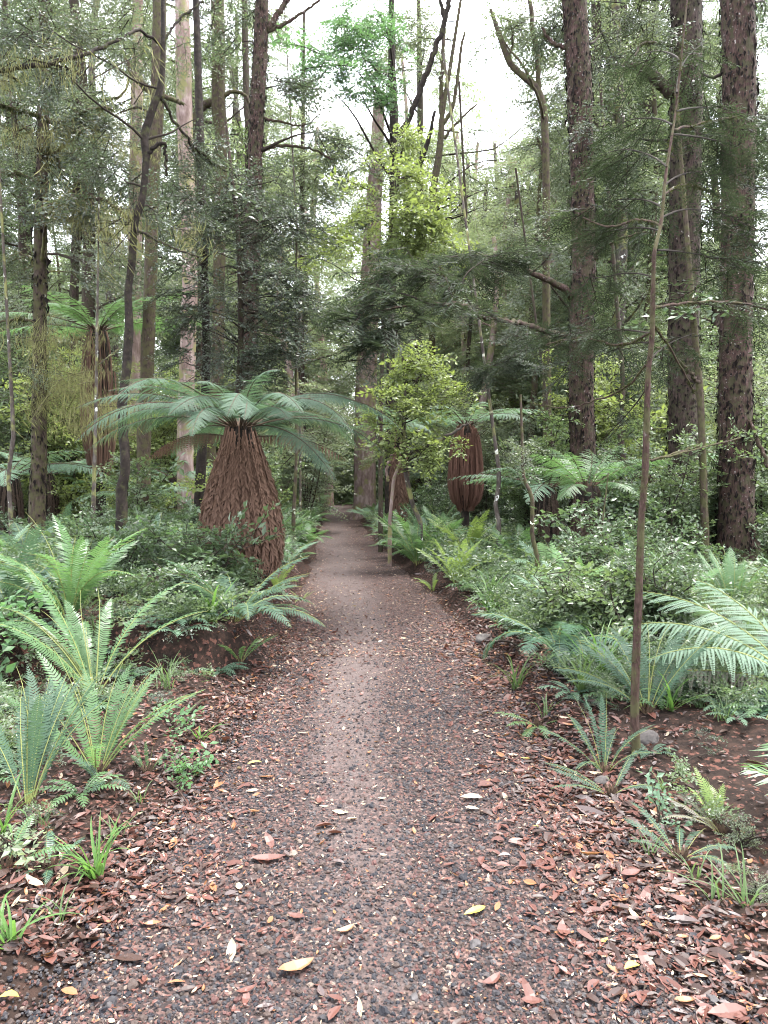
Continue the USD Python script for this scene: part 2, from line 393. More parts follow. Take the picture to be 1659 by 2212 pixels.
def litter_leaf(seed, slim=.36):
    """a curled dry leaf about 1 long, 12 triangles"""
    r = np.random.default_rng(seed)
    t = np.array([0, .2, .5, .8, 1.0])
    w = np.array([0.02, .75, 1.0, .6, 0.0]) * slim * .5
    bend, curl = r.uniform(-.5, .9), r.uniform(.0, .8)
    z = bend * .35 * (t - .5) ** 2 * 2
    y0 = r.uniform(-.12, .12) * np.sin(t * 3.14)
    v, f = [], []
    for i in range(5):
        v += [[t[i] - .5, y0[i] - w[i], z[i] + curl * w[i] * .8], [t[i] - .5, y0[i], z[i]], [t[i] - .5, y0[i] + w[i], z[i] + curl * w[i] * .8]]
    for i in range(4):
        a = i * 3
        for k in (0, 1):
            f += [[a + k, a + 3 + k, a + 4 + k], [a + k, a + 4 + k, a + 1 + k]]
    v = np.array(v)
    v[:, 2] -= v[:, 2].min() - .01
    return v, np.array(f)


def rand_rot(rng, n, tilt):
    return Rotation.from_euler('zxz', np.stack([rng.uniform(0, 6.28, n), rng.normal(0, tilt, n), rng.uniform(0, 6.28, n)], 1))


rng = np.random.default_rng(101)
# gravel, thinning with distance and over the trodden strip
N = 110000
y = 1.75 + 7.5 * rng.power(1, N) ** 1.9
x = CX(y) + rng.uniform(-1.3, 1.3, N)
w = wear_at(x, y)
e = np.abs(x - CX(y)) - HW(y)
patch = fbm(np.stack([x * 2, y * 2, 0 * x], -1), 3, 33)
keep = (rng.random(N) > sstep(y, 5.5, 9.2)) & (rng.random(N) > w * .92 * (1 - .2 * (patch > .55))) & (rng.random(N) < .35 + patch) & ((e < 0) | (rng.random(N) < np.exp(-np.clip(e, 0, 9) / .12))) & (np.abs(x) < y * .56 + .1)
x, y = x[keep][:46000], y[keep][:46000]
n = len(x)
sz = .0060 * np.exp(rng.normal(0.12, .42, n)) * (1 + .06 * np.clip(y - 3, 0, 6))
sz = np.clip(sz, .005, .03)
mats = ['pebble_black', 'pebble_dark', 'pebble_grey', 'pebble_red', 'pebble_brown', 'pebble_tan']
protos = [('pebble', pebble(i), mats[i % 6], False) for i in range(12)]
cls = rng.choice(12, n, p=np.array([.13, .13, .08, .08, .12, .02] * 2) / 1.12)
instancer('gravel', protos, cls, np.stack([x, y, ground(x, y) + .006 + sz * .15], 1), rand_rot(rng, n, .5), sz * 1.55, 'loose dark volcanic gravel spread over the path', 'gravel')

# leaf litter
Pos, Idx, Rt, Sc = [], [], [], []
lmats = ['litter_red', 'litter_red', 'litter_red', 'litter_brown', 'litter_brown', 'litter_orange', 'litter_pale', 'litter_grey']
protos = [('dry_leaf', litter_leaf(i, .34 + .05 * (i % 3)), lmats[i % 8], False) for i in range(16)]


def litter(nn, xf, y0, y1, powr, size, sd, dens, probs, tilt=.35, lift=.004, seed=0):
    r = np.random.default_rng(seed)
    yy = y0 + (y1 - y0) * r.random(nn) ** powr
    ss = xf(r, yy, nn)
    xx = CX(yy) + ss
    ok = (np.abs(xx) < yy * .56 + .2) & (r.random(nn) < dens(xx, yy, ss))
    xx, yy = xx[ok], yy[ok]
    m = len(xx)
    p = np.array(probs * 2, float); p /= p.sum()
    Idx.append(r.choice(16, m, p=p)); Pos.append(np.stack([xx, yy, ground(xx, yy) + lift + r.uniform(0, .008, m)], 1))
    Rt.append(rand_rot(r, m, tilt).as_quat()); Sc.append(size * np.exp(r.normal(0, sd, m)))


pch = lambda x, y, s: fbm(np.stack([x * 1.6, y * 1.6, 0 * x], -1), 3, 55)
# both edges: heavy
litter(14000, lambda r, y, n: HW(y) * 1.0 + r.normal(.03, .22, n), 1.75, 8, 1.5, .030, .45, lambda x, y, s: 1.1 * pch(x, y, s) ** 1.2 * 1.4, [3, 3, 3, 3, 2, .8, .6, 1.2], .4, .008, 1)
litter(6500, lambda r, y, n: -HW(y) * .95 + r.normal(-.02, .24, n), 2.5, 8, 1.2, .026, .45, lambda x, y, s: 1.4 * pch(x, y, s) ** 1.2, [3, 3, 3, 3, 2, 1, .7, 1.0], .4, .008, 2)
litter(11000, lambda r, y, n: HW(y) + r.exponential(1.1, n), 2.1, 12, 1.3, .028, .45, lambda x, y, s: .6 + .3 * sstep(y, 3, 5), [1.5, 1.5, 1.5, 5, 5, .4, .4, 1.4], .45, .01, 3)
litter(12000, lambda r, y, n: -HW(y) - r.exponential(1.0, n), 2.3, 12, 1.6, .028, .45, lambda x, y, s: .95 + 0 * x, [2, 2, 2, 4, 4, .5, .5, 1.0], .45, .01, 4)
# over the whole path: flecks and small leaves
litter(26000, lambda r, y, n: r.uniform(-1, 1, n) * HW(y), 1.75, 11, 1.7, .014, .4, lambda x, y, s: .35 + .5 * np.abs(s), [2, 2, 3, 3, 3, 1.6, 2.6, 1], .5, .010, 5)
litter(15000, lambda r, y, n: r.uniform(-1, 1, n) * HW(y), 6.5, 40, 1.7, .026, .35, lambda x, y, s: .5 + .5 * np.abs(s), [3, 2, 2, 3, 3, 1, 3.2, 2], .4, .010, 6)
litter(700, lambda r, y, n: r.uniform(-1, 1, n) * HW(y), 1.8, 10, 1.3, .045, .3, lambda x, y, s: .25 + .5 * np.abs(s), [3, 3, 3, 2, 2, 1, 1.6, 2], .4, .012, 7)
instancer('leaf_litter', protos, np.concatenate(Idx), np.vstack(Pos), Rotation.from_quat(np.vstack(Rt)), np.concatenate(Sc), 'fallen red brown leaves and flecks covering path edges and floor', 'leaf litter')

# ------------------------------------------------------------------ foliage
TEMPL = {}


def template(kind, k):
    """leaf bases, directions, normals, lengths, widths and twig segments of one spray, about 1 unit long"""
    key = (kind, k)
    if key in TEMPL:
        return TEMPL[key]
    r = np.random.default_rng(1000 + k * 17 + sum(map(ord, kind)))
    B, D, Nn, L, W, S = [], [], [], [], [], []

    def twig(p0, d, ln, r0, step, leafL, leafW, ang, curve=.25, jit=.2):
        m = 5
        pts = [np.array(p0, float)]
        dd = np.array(d, float)
        for i in range(m):
            dd = dd + r.normal(0, curve * .3, 3) + [0, 0, -curve * .15]
            dd /= np.linalg.norm(dd)
            pts.append(pts[-1] + dd * ln / m)
        pts = np.array(pts)
        S.append((pts[[0, 2, 5]], r0))
        q = np.arange(step, ln, step)
        for i, a in enumerate(q):
            u = a / ln * m
            j = min(int(u), m - 1)
            pos = pts[j] + (pts[j + 1] - pts[j]) * (u - j)
            t = (pts[j + 1] - pts[j]); t = t / np.linalg.norm(t)
            side = np.cross([0, 0, 1], t); side /= np.linalg.norm(side) + 1e-9
            sg = 1 if i % 2 else -1
            dl = t * math.cos(ang) + side * sg * math.sin(ang) + r.normal(0, jit, 3)
            dl /= np.linalg.norm(dl)
            nn = np.array([0, 0, 1.0]) + r.normal(0, jit * 2, 3)
            B.append(pos); D.append(dl); Nn.append(nn / np.linalg.norm(nn)); L.append(leafL * r.uniform(.7, 1.2)); W.append(leafW * r.uniform(.75, 1.2))
        return pts

    def side_twigs(pts, nsub, l0, l1, spread, **kw):
        for i in range(nsub):
            u = .15 + .8 * i / nsub
            x = u * 5; j = min(int(x), 4)
            pos = pts[j] + (pts[j + 1] - pts[j]) * (x - j)
            t = pts[j + 1] - pts[j]; t /= np.linalg.norm(t)
            side = np.cross([0, 0, 1], t); side /= np.linalg.norm(side) + 1e-9
            d = t * math.cos(spread) + side * (1 if i % 2 else -1) * math.sin(spread) + np.array([0, 0, r.normal(0, .25)])
            twig(pos, d / np.linalg.norm(d), l0 + (l1 - l0) * u, **kw)

    if kind == 'fine':
        p = twig([0, 0, 0], [1, 0, 0], 1.0, .011, .05, .085, .042, 1.0, jit=.35)
        side_twigs(p, 9, .55, .25, .8, r0=.006, step=.055, leafL=.085, leafW=.042, ang=1.0, jit=.35)
    elif kind == 'coarse':
        p = twig([0, 0, 0], [1, 0, 0], 1.0, .011, .10, .17, .075, 1.0, jit=.45)
        side_twigs(p, 7, .6, .3, .85, r0=.006, step=.10, leafL=.17, leafW=.075, ang=1.0, jit=.45)
    elif kind == 'needle':
        p = twig([0, 0, 0], [1, 0, 0], 1.0, .010, .028, .105, .020, 1.0, jit=.16)
        side_twigs(p, 7, .5, .28, .75, r0=.006, step=.028, leafL=.10, leafW=.020, ang=1.0, jit=.16)
    elif kind == 'broad':
        p = twig([0, 0, 0], [1, 0, 0], 1.0, .012, .14, .22, .12, .95, jit=.3)
        side_twigs(p, 4, .5, .3, .7, r0=.008, step=.12, leafL=.21, leafW=.115, ang=.95, jit=.3)
    elif kind == 'beard':
        for i in range(44):
            pos = np.array([r.uniform(0, 1), r.normal(0, .18), r.normal(0, .12)])
            d = np.array([r.normal(0, .22), r.normal(0, .22), -1.0])
            B.append(pos); D.append(d / np.linalg.norm(d)); Nn.append(np.array([r.normal(), r.normal(), 0.1])); L.append(r.uniform(.10, .42)); W.append(r.uniform(.008, .016))
        S.append((np.array([[0, 0, 0], [.5, 0, .02], [1, 0, 0]]), .012))
    TEMPL[key] = tuple(np.array(a) for a in (B, D, Nn, L, W)) + (S,)
    return TEMPL[key]


def foliage(places, rots, scales, kind, rng, leaf_mul=1.0, twigs=True, keep=1.0):
    """all sprays of one crown as (leaf mesh, twig mesh)"""
    lm, tm = MB(), MB()
    which = rng.integers(0, 5, len(places))
    for k in range(5):
        sel = np.nonzero(which == k)[0]
        if not len(sel):
            continue
        B, D, Nn, L, W, S = template(kind, k)
        if keep < 1:
            q = rng.random(len(B)) < keep
            B, D, Nn, L, W = B[q], D[q], Nn[q], L[q], W[q]
        R, s, c = rots[sel], scales[sel], places[sel]
        b = np.einsum('nij,mj->nmi', R, B) * s[:, None, None] + c[:, None]
        d = np.einsum('nij,mj->nmi', R, D)
        nn = np.einsum('nij,mj->nmi', R, Nn)
        ll = np.repeat((s * leaf_mul)[:, None], len(B), 1)
        lm.add(*leaves(b.reshape(-1, 3), d.reshape(-1, 3), nn.reshape(-1, 3), (ll * L).ravel(), (ll * W).ravel()))
        if twigs:
            for pts, r0 in (S if twigs is True else S[:1]):
                q = np.einsum('nij,mj->nmi', R, pts) * s[:, None, None] + c[:, None]
                t = R[:, :, 0]
                o1 = R[:, :, 1]; o2 = R[:, :, 2]
                rad = np.array([r0, r0 * .7, r0 * .2])
                ring = np.stack([q + (o1 * ca + o2 * sa)[:, None] * (s[:, None] * rad[None])[..., None] for ca, sa in ((1, 0), (-.5, .87), (-.5, -.87))], 2)   # n,3,3,3
                n = len(sel)
                base = (np.arange(n) * 9)[:, None, None]
                f = []
                for i in range(2):
                    for j in range(3):
                        a, b2, c2, d2 = i * 3 + j, i * 3 + (j + 1) % 3, (i + 1) * 3 + (j + 1) % 3, (i + 1) * 3 + j
                        f += [[a, b2, c2], [a, c2, d2]]
                tm.add(ring.reshape(-1, 3), (base + np.array(f)[None]).reshape(-1, 3))
    return lm, tm


def blob_sprays(C, R, n, rng, axis_xy=None, droop=.25, cl=5, flat=.25):
    """spray places and rotations in an ellipsoid; clustered, roughly level, pointing away from the axis"""
    nc = max(1, n // cl)
    u = rng.normal(size=(nc, 3)); u /= np.linalg.norm(u, axis=1, keepdims=True)
    cen = u * (rng.random(nc) ** .45)[:, None]
    pos = cen[rng.integers(0, nc, n)] + rng.normal(0, .16, (n, 3))
    pos = np.asarray(C) + pos * np.asarray(R)
    ax = np.asarray(C)[:2] if axis_xy is None else np.asarray(axis_xy)
    az = np.arctan2(pos[:, 1] - ax[1], pos[:, 0] - ax[0]) + rng.normal(0, .8, n)
    rot = Rotation.from_euler('ZYX', np.stack([az, rng.normal(droop, .35, n), rng.normal(0, flat, n)], 1)).as_matrix()
    return pos, rot


def limb_to(trunk, rad, target, rng, thick=.35, tip=.006):
    """a bent limb from the trunk polyline to a point"""
    dz = np.linalg.norm(trunk[:, :2] - target[:2], axis=1)
    want = target[2] - .45 * dz.min() + rng.normal(0, .1)
    i = int(np.argmin(np.abs(trunk[:, 2] - want)))
    a = trunk[i]
    m = (a + target) / 2 + np.array([0, 0, .12 * np.linalg.norm(target - a)]) * rng.uniform(-.6, 1) + rng.normal(0, .06, 3) * np.linalg.norm(target - a)
    pts = spline(np.array([a, a * .6 + m * .4 + rng.normal(0, .03, 3), m, m * .4 + target * .6 + rng.normal(0, .04, 3), target]), 9)
    r0 = max(tip * 1.3, min(rad[i] * thick, .02 * np.linalg.norm(target - a) + .012))
    return tube(pts, np.linspace(r0, tip, 9), 5)


def trunk_line(pxpath, Y, base=None, top=None, n=60):
    """px path: (px, py, width px[, depth]) from top to bottom -> world polyline (bottom first) and radii"""
    rows = []
    for q in pxpath:
        yy = q[3] if len(q) > 3 else Y
        p = P(q[0], q[1], yy)
        rows.append([*p, q[2] / 2 * yy / FOC])
    rows = np.array(rows)
    if top:
        d = rows[0] - rows[1]
        d[3] = -abs(rows[0, 3]) * .12
        d = d / max(1e-6, np.linalg.norm(d[:3])) * top
        d[3] = -rows[0, 3] * .35
        rows = np.vstack([rows[:1] + d, rows])
    if base is not None:
        b = rows[-1].copy()
        z = float(ground(b[0], b[1]))
        if b[2] > z + .25:
            rows = np.vstack([rows, [b[0], b[1], z + .12, b[3] * 1.08], [b[0], b[1], z - .15, b[3] * base]])
        else:
            rows[-1, 2] = z + .02
            rows = np.vstack([rows, [b[0], b[1], z - .18, b[3] * base]])
    rows = rows[::-1]
    s = spline(rows, n)
    return s[:, :3], np.clip(s[:, 3], .004, None)


def tufts(pts, rad, n, rng, L=.035, W=.012, z0=None, z1=None):
    """little hanging tufts of moss on a trunk"""
    i = rng.integers(0, len(pts) - 1, n); u = rng.random(n)[:, None]
    p = pts[i] * (1 - u) + pts[i + 1] * u
    r = rad[i]
    a = rng.uniform(0, 6.28, n)
    o = np.stack([np.cos(a), np.sin(a), 0 * a], 1)
    d = o * rng.uniform(.2, 1, n)[:, None] + [0, 0, -1] * rng.uniform(-.2, 1, n)[:, None] + rng.normal(0, .3, (n, 3))
    d /= np.linalg.norm(d, axis=1, keepdims=True)
    ok = fbm(p * 3.0, 3, 77) > .45
    nn = rng.normal(size=(n, 3))
    return leaves((p + o * r[:, None] * .95)[ok], d[ok], nn[ok], (L * np.exp(rng.normal(0, .4, n)))[ok], W)


def tree(name, label, cat, pxpath, Y, bark, blobs=(), kind='fine', leaf='leaf_dark', size=.7, leaf_mul=1.0, limbs=(), sides=12, base=1.4, top=4.0, bump=.10, freq=7, seed=0, moss=0, group=None, twig='twig', droop=.25, beard=(), limb_share=.6, n=60, keep=1.0, tuft=(.035, .012), flakes=0, along=(), along_style=('needle', 'leaf_needle', .3, 1.2)):
    rng = np.random.default_rng(seed + 500)
    pts, rad = trunk_line(pxpath, Y, base, top, n)
    org = np.array([pts[0][0], pts[0][1], float(ground(pts[0][0], pts[0][1]))])
    t = thing(name, label, cat, org, group=group)
    v, f = tube(pts, rad, sides, bump, freq, seed)
    part(t, 'trunk', (v, f), bark, smooth=True, offset=org)
    for lp in limbs:                                                # limbs traced on their own: (px,py,width[,depth]) from the trunk outwards
        lp_pts = np.array([[*P(q[0], q[1], q[3] if len(q) > 3 else Y), q[2] / 2 * (q[3] if len(q) > 3 else Y) / FOC] for q in lp])
        s = spline(lp_pts, 6 * len(lp))
        s[1:-1, :3] += rng.normal(0, 1, (len(s) - 2, 3)) * np.minimum(.012, s[1:-1, 3:4] * .5)
        v, f = tube(s[:, :3], np.clip(s[:, 3], .003, None), 8, .14, 12, seed + 3, caps=True)
        part(t, 'limb', (v, f), bark, smooth=True, offset=org)
        if moss:
            mv = tufts(s[:, :3], s[:, 3], int(moss * .3), rng, *tuft)
            part(t, 'moss', mv, 'moss_tuft', offset=org, kind='stuff')
    if moss:
        part(t, 'moss', tufts(pts, rad, moss, rng, *tuft), 'moss_tuft', offset=org, kind='stuff')
    if flakes:
        m = flakes
        i = rng.integers(0, len(pts) - 1, m); u_ = rng.random(m)[:, None]
        c_ = pts[i] * (1 - u_) + pts[i + 1] * u_
        a_ = rng.uniform(0, 6.28, m)
        o_ = np.stack([np.cos(a_), np.sin(a_), 0 * a_], 1)
        d_ = np.stack([0 * a_, 0 * a_, -1 + 0 * a_], 1) + o_ * rng.uniform(0, .35, m)[:, None] + rng.normal(0, .12, (m, 3))
        d_ /= np.linalg.norm(d_, axis=1, keepdims=True)
        fl = leaves(c_ + o_ * (rad[i] * (1 + bump * .35))[:, None], d_, o_ + rng.normal(0, .25, (m, 3)), .07 * np.exp(rng.normal(0, .5, m)), .03 * np.exp(rng.normal(0, .4, m)), fold=.3)
        part(t, 'bark_flakes', fl, 'flake', offset=org, kind='stuff')
    if blobs:
        PP, RR, SS, LB = [], [], [], MB()
        for (bx, by, by_d, rx, ry, ns) in blobs:
            C = P(bx, by, by_d)
            R = np.array([px_at(by_d, rx), max(.35, .8 * px_at(by_d, (rx + ry) / 2)), px_at(by_d, ry)])
            p, r = blob_sprays(C, R, ns, rng, axis_xy=None if rng.random() < .3 else pts[len(pts) // 2][:2], droop=droop)
            PP.append(p); RR.append(r); SS.append(size * np.exp(rng.normal(0, .25, ns)))
            for q in range(max(1, int(ns / 14 * limb_share))):
                LB.add(*limb_to(pts, rad, p[rng.integers(0, ns)], rng))
        lm, tm = foliage(np.vstack(PP), np.vstack(RR), np.concatenate(SS), kind, rng, leaf_mul, keep=keep)
        crown = part(t, 'crown', lm.out(), leaf, offset=org)
        part(crown, 'twigs', tm.out(), twig, offset=org)
        if LB:
            part(t, 'branches', LB.out(), twig, offset=org, smooth=True)
    if along:
        PP, RR, SS, LB = [], [], [], MB()
        for (lp, nsp) in along:
            q = np.array([P(a_[0], a_[1], a_[2]) for a_ in lp])
            w0 = lp[0][2] / FOC
            q = spline(q, 14)
            LB.add(*tube(q, np.linspace(2.3 * w0, .6 * w0, 14), 5))
            d = np.gradient(q, axis=0); d /= np.linalg.norm(d, axis=1, keepdims=True)
            for k in range(nsp):
                u = .18 + .82 * rng.random() ** .8
                x_ = u * 13; j_ = min(int(x_), 12)
                p_ = q[j_] + (q[j_ + 1] - q[j_]) * (x_ - j_) + rng.normal(0, .03, 3)
                az_ = math.atan2(d[j_][1], d[j_][0]) + rng.choice([-1, 1]) * rng.uniform(.2, 1.25)
                PP.append(p_); RR.append(Rotation.from_euler('ZYX', [az_, rng.normal(.22, .28), rng.normal(0, .35)]).as_matrix()); SS.append(along_style[2] * np.exp(rng.normal(0, .25)))
        lm, tm = foliage(np.array(PP), np.array(RR), np.array(SS), along_style[0], rng, along_style[3])
        crown = part(t, 'needle_sprays', lm.out(), along_style[1], offset=org)
        part(crown, 'twigs', tm.out(), twig, offset=org)
        part(t, 'branches', LB.out(), twig, offset=org, smooth=True)
    if beard:
        PP, RR, SS = [], [], []
        for (bx, by, by_d, rx, ry, ns) in beard:
            p, r = blob_sprays(P(bx, by, by_d), [px_at(by_d, rx), .4, px_at(by_d, ry)], ns, rng, droop=0, flat=.1)
            PP.append(p); RR.append(r); SS.append(.5 * np.exp(rng.normal(0, .3, ns)))
        lm, tm = foliage(np.vstack(PP), np.vstack(RR), np.concatenate(SS), 'beard', rng)
        b = part(t, 'hanging_moss', lm.out(), 'beard', offset=org)
        part(b, 'twigs', tm.out(), twig, offset=org)
    return t

# ------------------------------------------------------------------ trees with a place of their own (picture units: x, y, width)
tree('forest_tree', 'stout reddish brown trunk at the far right with a flared hollow base', 'tree',
     [(1593, 0, 64), (1597, 200, 66), (1592, 564, 64), (1588, 850, 66), (1590, 1050, 70), (1592, 1150, 80), (1598, 1215, 104)], 11.7, 'bark_red',
     blobs=[(1640, 60, 12.5, 60, 90, 16), (1655, 330, 12.5, 40, 110, 14), (1650, 520, 12.2, 40, 60, 10), (1530, 90, 13.0, 60, 90, 14)], kind='fine', leaf='leaf_dark', size=.6, sides=40, n=200, bump=.13, freq=16, base=1.6, seed=1, moss=900, flakes=3600,
     limbs=[[(1618, 905, 10, 11.5), (1660, 1010, 8, 11.3)]])
tree('forest_tree', 'thick dark trunk left of the stoutest one, with a broken limb stub', 'tree',
     [(1482, 0, 62), (1482, 300, 64), (1478, 564, 62), (1476, 800, 62), (1478, 1000, 64), (1480, 1090, 70)], 14, 'bark_dark',
     limbs=[[(1452, 205, 26), (1425, 178, 24), (1395, 152, 22), (1368, 144, 19), (1349, 138, 15)], [(1460, 100, 8, 13.6), (1400, 90, 6, 13.3), (1372, 120, 4, 13)]],
     blobs=[(1370, 60, 14.5, 70, 80, 34), (1330, 230, 15.5, 60, 110, 30), (1540, 200, 15, 40, 160, 20), (1395, 300, 15, 40, 70, 12)], kind='fine', leaf='leaf_grey', size=.75, sides=36, n=180, bump=.12, freq=16, seed=2, moss=1400, flakes=3600)
t_mid = tree('forest_tree', 'tall reddish trunk right of the path whose long low limbs reach over it', 'tree',
     [(1240, 0, 50), (1252, 200, 50), (1258, 400, 48), (1261, 564, 49), (1256, 700, 50), (1255, 850, 52), (1260, 1000, 54), (1262, 1120, 58)], 13, 'bark_red',
     limbs=[[(1234, 640, 16), (1199, 611, 14, 12.6), (1149, 589, 11, 12.2), (1109, 564, 8, 11.8), (1060, 552, 5, 11.4)],
            [(1233, 724, 12), (1179, 716, 11, 12), (1129, 699, 10, 11), (1079, 691, 10, 10), (1034, 681, 9, 9.3), (994, 656, 8, 8.8), (929, 659, 6, 8.4), (870, 662, 4, 8), (830, 670, 3, 7.8)],
            [(994, 656, 7, 8.8), (975, 630, 6, 8.7), (959, 600, 4, 8.6), (950, 575, 3, 8.5)],
            [(1280, 560, 8, 12.6), (1330, 520, 6, 12), (1400, 500, 4, 11.5)], [(1240, 110, 10, 13), (1200, 95, 8, 13), (1170, 60, 5, 13)]],
     blobs=[(1215, 30, 13.5, 60, 60, 16), (1290, 130, 13.5, 30, 90, 8), (1250, 250, 12.6, 40, 60, 10)], kind='fine', leaf='leaf_dark', size=.6, sides=36, n=180, bump=.12, freq=16, seed=3, moss=700, flakes=3200,
     along_style=('needle', 'leaf_needle', .44, 1.3),
     along=[([(1231, 724, 12.9), (1179, 716, 12), (1079, 691, 10)], 10), ([(1079, 691, 10), (994, 656, 8.8), (900, 661, 8.2), (815, 672, 7.7)], 34), ([(994, 656, 8.8), (959, 602, 8.6), (905, 575, 8.3), (835, 600, 8)], 34), ([(1034, 681, 9.3), (1000, 610, 9.2), (1040, 566, 9.4), (1095, 545, 9.6)], 26),
            ([(929, 659, 8.4), (880, 700, 8), (820, 735, 7.8), (775, 790, 7.6)], 30), ([(929, 659, 8.4), (860, 632, 8), (800, 655, 7.7), (760, 700, 7.5)], 26), ([(1109, 564, 11.8), (1040, 552, 11), (965, 556, 10.2), (890, 572, 9.6)], 34), ([(1060, 552, 11.4), (1000, 590, 10.6), (940, 612, 10)], 20),
            ([(1179, 716, 12), (1140, 752, 11.6), (1080, 785, 11.2), (1045, 805, 11)], 28), ([(1231, 724, 12.9), (1190, 752, 12.2), (1130, 775, 11.6), (1090, 770, 11.2)], 26), ([(1250, 700, 12.9), (1300, 730, 12), (1350, 760, 11.4)], 12), ([(1149, 589, 12.2), (1190, 545, 11.8), (1160, 520, 11.4)], 12), ([(975, 630, 8.7), (930, 600, 8.6), (880, 540, 8.6)], 14)])
tree('sapling', 'slender foreground sapling with mossy stem and one white lichen patch', 'sapling',
     [(1478, 60, 4.3, 4.3), (1458, 250, 5.2, 4.2), (1438, 380, 6.9, 4.1), (1428, 480, 7.7, 4.05), (1412, 564, 8.6, 4), (1409, 714, 11.2, 4), (1400, 814, 12.0, 4), (1394, 1014, 14.6, 4), (1385, 1128, 15.5, 4), (1381, 1253, 16.3, 4), (1374, 1428, 18.1, 4), (1371, 1553, 18.9, 4), (1373, 1650, 20.6, 4)], 4, 'bark_sapling',
     limbs=[[(1410, 668, 7), (1494, 654, 6, 4.2), (1579, 652, 5, 4.3), (1640, 664, 4, 4.4), (1700, 680, 3, 4.5)], [(1430, 490, 6, 4.05), (1380, 475, 5, 4.3), (1320, 490, 4, 4.7), (1260, 470, 3, 5)],
            [(1455, 280, 5, 4.2), (1520, 265, 4, 4.5), (1600, 250, 3, 4.8)], [(1405, 720, 6), (1340, 745, 5, 4.4), (1250, 730, 3.5, 4.8), (1180, 745, 2.5, 5.2)], [(1404, 780, 5), (1330, 850, 4, 4.3), (1230, 880, 3, 4.8), (1150, 870, 2, 5.2)],
            [(1434, 420, 5, 4.1), (1490, 400, 4, 4.5), (1560, 430, 3, 5)], [(1409, 700, 6), (1470, 790, 4, 4.3), (1500, 850, 3, 4.5)]],
     along_style=('needle', 'leaf_needle', .27, 1.25),
     along=[([(1460, 240, 4.2), (1520, 232, 4.6), (1590, 240, 5.0), (1660, 262, 5.3)], 16), ([(1455, 290, 4.2), (1530, 300, 4.5), (1600, 320, 4.8), (1665, 360, 5.0)], 16), ([(1452, 270, 4.2), (1400, 255, 4.7), (1350, 262, 5.1), (1310, 280, 5.4)], 13), ([(1440, 360, 4.1), (1390, 330, 4.5), (1330, 325, 5.0), (1280, 345, 5.4)], 16),
            ([(1436, 400, 4.1), (1500, 372, 4.6), (1570, 380, 5.0), (1640, 410, 5.3)], 17), ([(1432, 450, 4.1), (1370, 430, 4.7), (1310, 440, 5.2), (1255, 470, 5.6)], 16), ([(1430, 470, 4.1), (1500, 452, 4.5), (1580, 470, 4.9), (1655, 520, 5.2)], 16), ([(1425, 500, 4.1), (1370, 492, 4.7), (1300, 500, 5.2), (1235, 490, 5.6)], 14),
            ([(1420, 540, 4.1), (1480, 545, 4.5), (1550, 560, 4.9), (1640, 600, 5.2)], 13), ([(1412, 600, 4.1), (1350, 590, 4.7), (1290, 600, 5.2), (1225, 585, 5.7)], 12), ([(1410, 668, 4.0), (1494, 654, 4.2), (1579, 652, 4.3), (1660, 668, 4.4)], 8), ([(1405, 720, 4.0), (1340, 712, 4.5), (1270, 715, 5.0), (1200, 730, 5.4)], 16),
            ([(1402, 740, 4.0), (1340, 750, 4.6), (1260, 780, 5.2), (1170, 800, 5.6)], 13), ([(1404, 780, 4.0), (1450, 740, 4.6), (1500, 720, 5.0)], 7), ([(1400, 830, 4.0), (1350, 900, 4.6), (1290, 960, 5.0)], 6), ([(1462, 200, 4.2), (1480, 130, 4.6), (1530, 90, 5.0)], 7), ([(1470, 130, 4.3), (1420, 110, 4.8), (1380, 120, 5.2)], 6)],
     kind='needle', leaf='leaf_needle', size=.34, leaf_mul=1.15, sides=12, base=1.15, top=.6, bump=.16, freq=26, seed=4, moss=1500, limb_share=.45, n=110, tuft=(.016, .006), droop=.15)
tree('slender_tree', 'thin mossy trunk standing close in front of the thick dark one', 'tree',
     [(1488, 560, 11), (1500, 714, 14), (1512, 850, 15), (1517, 960, 15), (1521, 1100, 16), (1523, 1170, 17)], 11.2, 'bark_mossy', blobs=[(1470, 640, 11.5, 60, 50, 8)], kind='broad', leaf='leaf_gloss', size=.5, sides=10, seed=5, moss=900, top=2.5,
     limbs=[[(1510, 830, 8), (1485, 800, 7, 11), (1450, 765, 5, 10.8), (1415, 750, 3, 10.6)], [(1516, 960, 7, 11), (1440, 985, 6, 10.4), (1405, 995, 5, 10), (1600, 945, 3, 11)]])
tree('slender_tree', 'bent thin tree whose bare bough leans left into the white sky gap', 'tree',
     [(1069, 47, 9), (1084, 90, 12), (1101, 135, 13), (1130, 165, 13), (1159, 190, 15), (1176, 250, 16), (1179, 350, 16), (1180, 450, 17), (1180, 564, 17), (1181, 834, 19), (1183, 1040, 20)], 18, 'bark_mossy', top=.3, sides=12, n=90,
     limbs=[[(1164, 195, 11), (1160, 120, 11), (1150, 60, 10), (1145, 0, 9), (1140, -60, 7)], [(1176, 355, 6), (1168, 320, 5), (1160, 296, 4)], [(1097, 128, 5), (1108, 70, 4), (1096, 42, 3)], [(1176, 260, 6), (1120, 130, 5, 17), (1090, 90, 3, 17)]],
     blobs=[(1165, 60, 18, 50, 70, 36), (1195, 160, 18.5, 45, 70, 30), (1120, 300, 19, 60, 60, 10), (1210, 330, 19, 50, 90, 20), (1140, 500, 17, 80, 70, 34)], kind='fine', leaf='leaf_grey', size=.7, seed=6, moss=500)
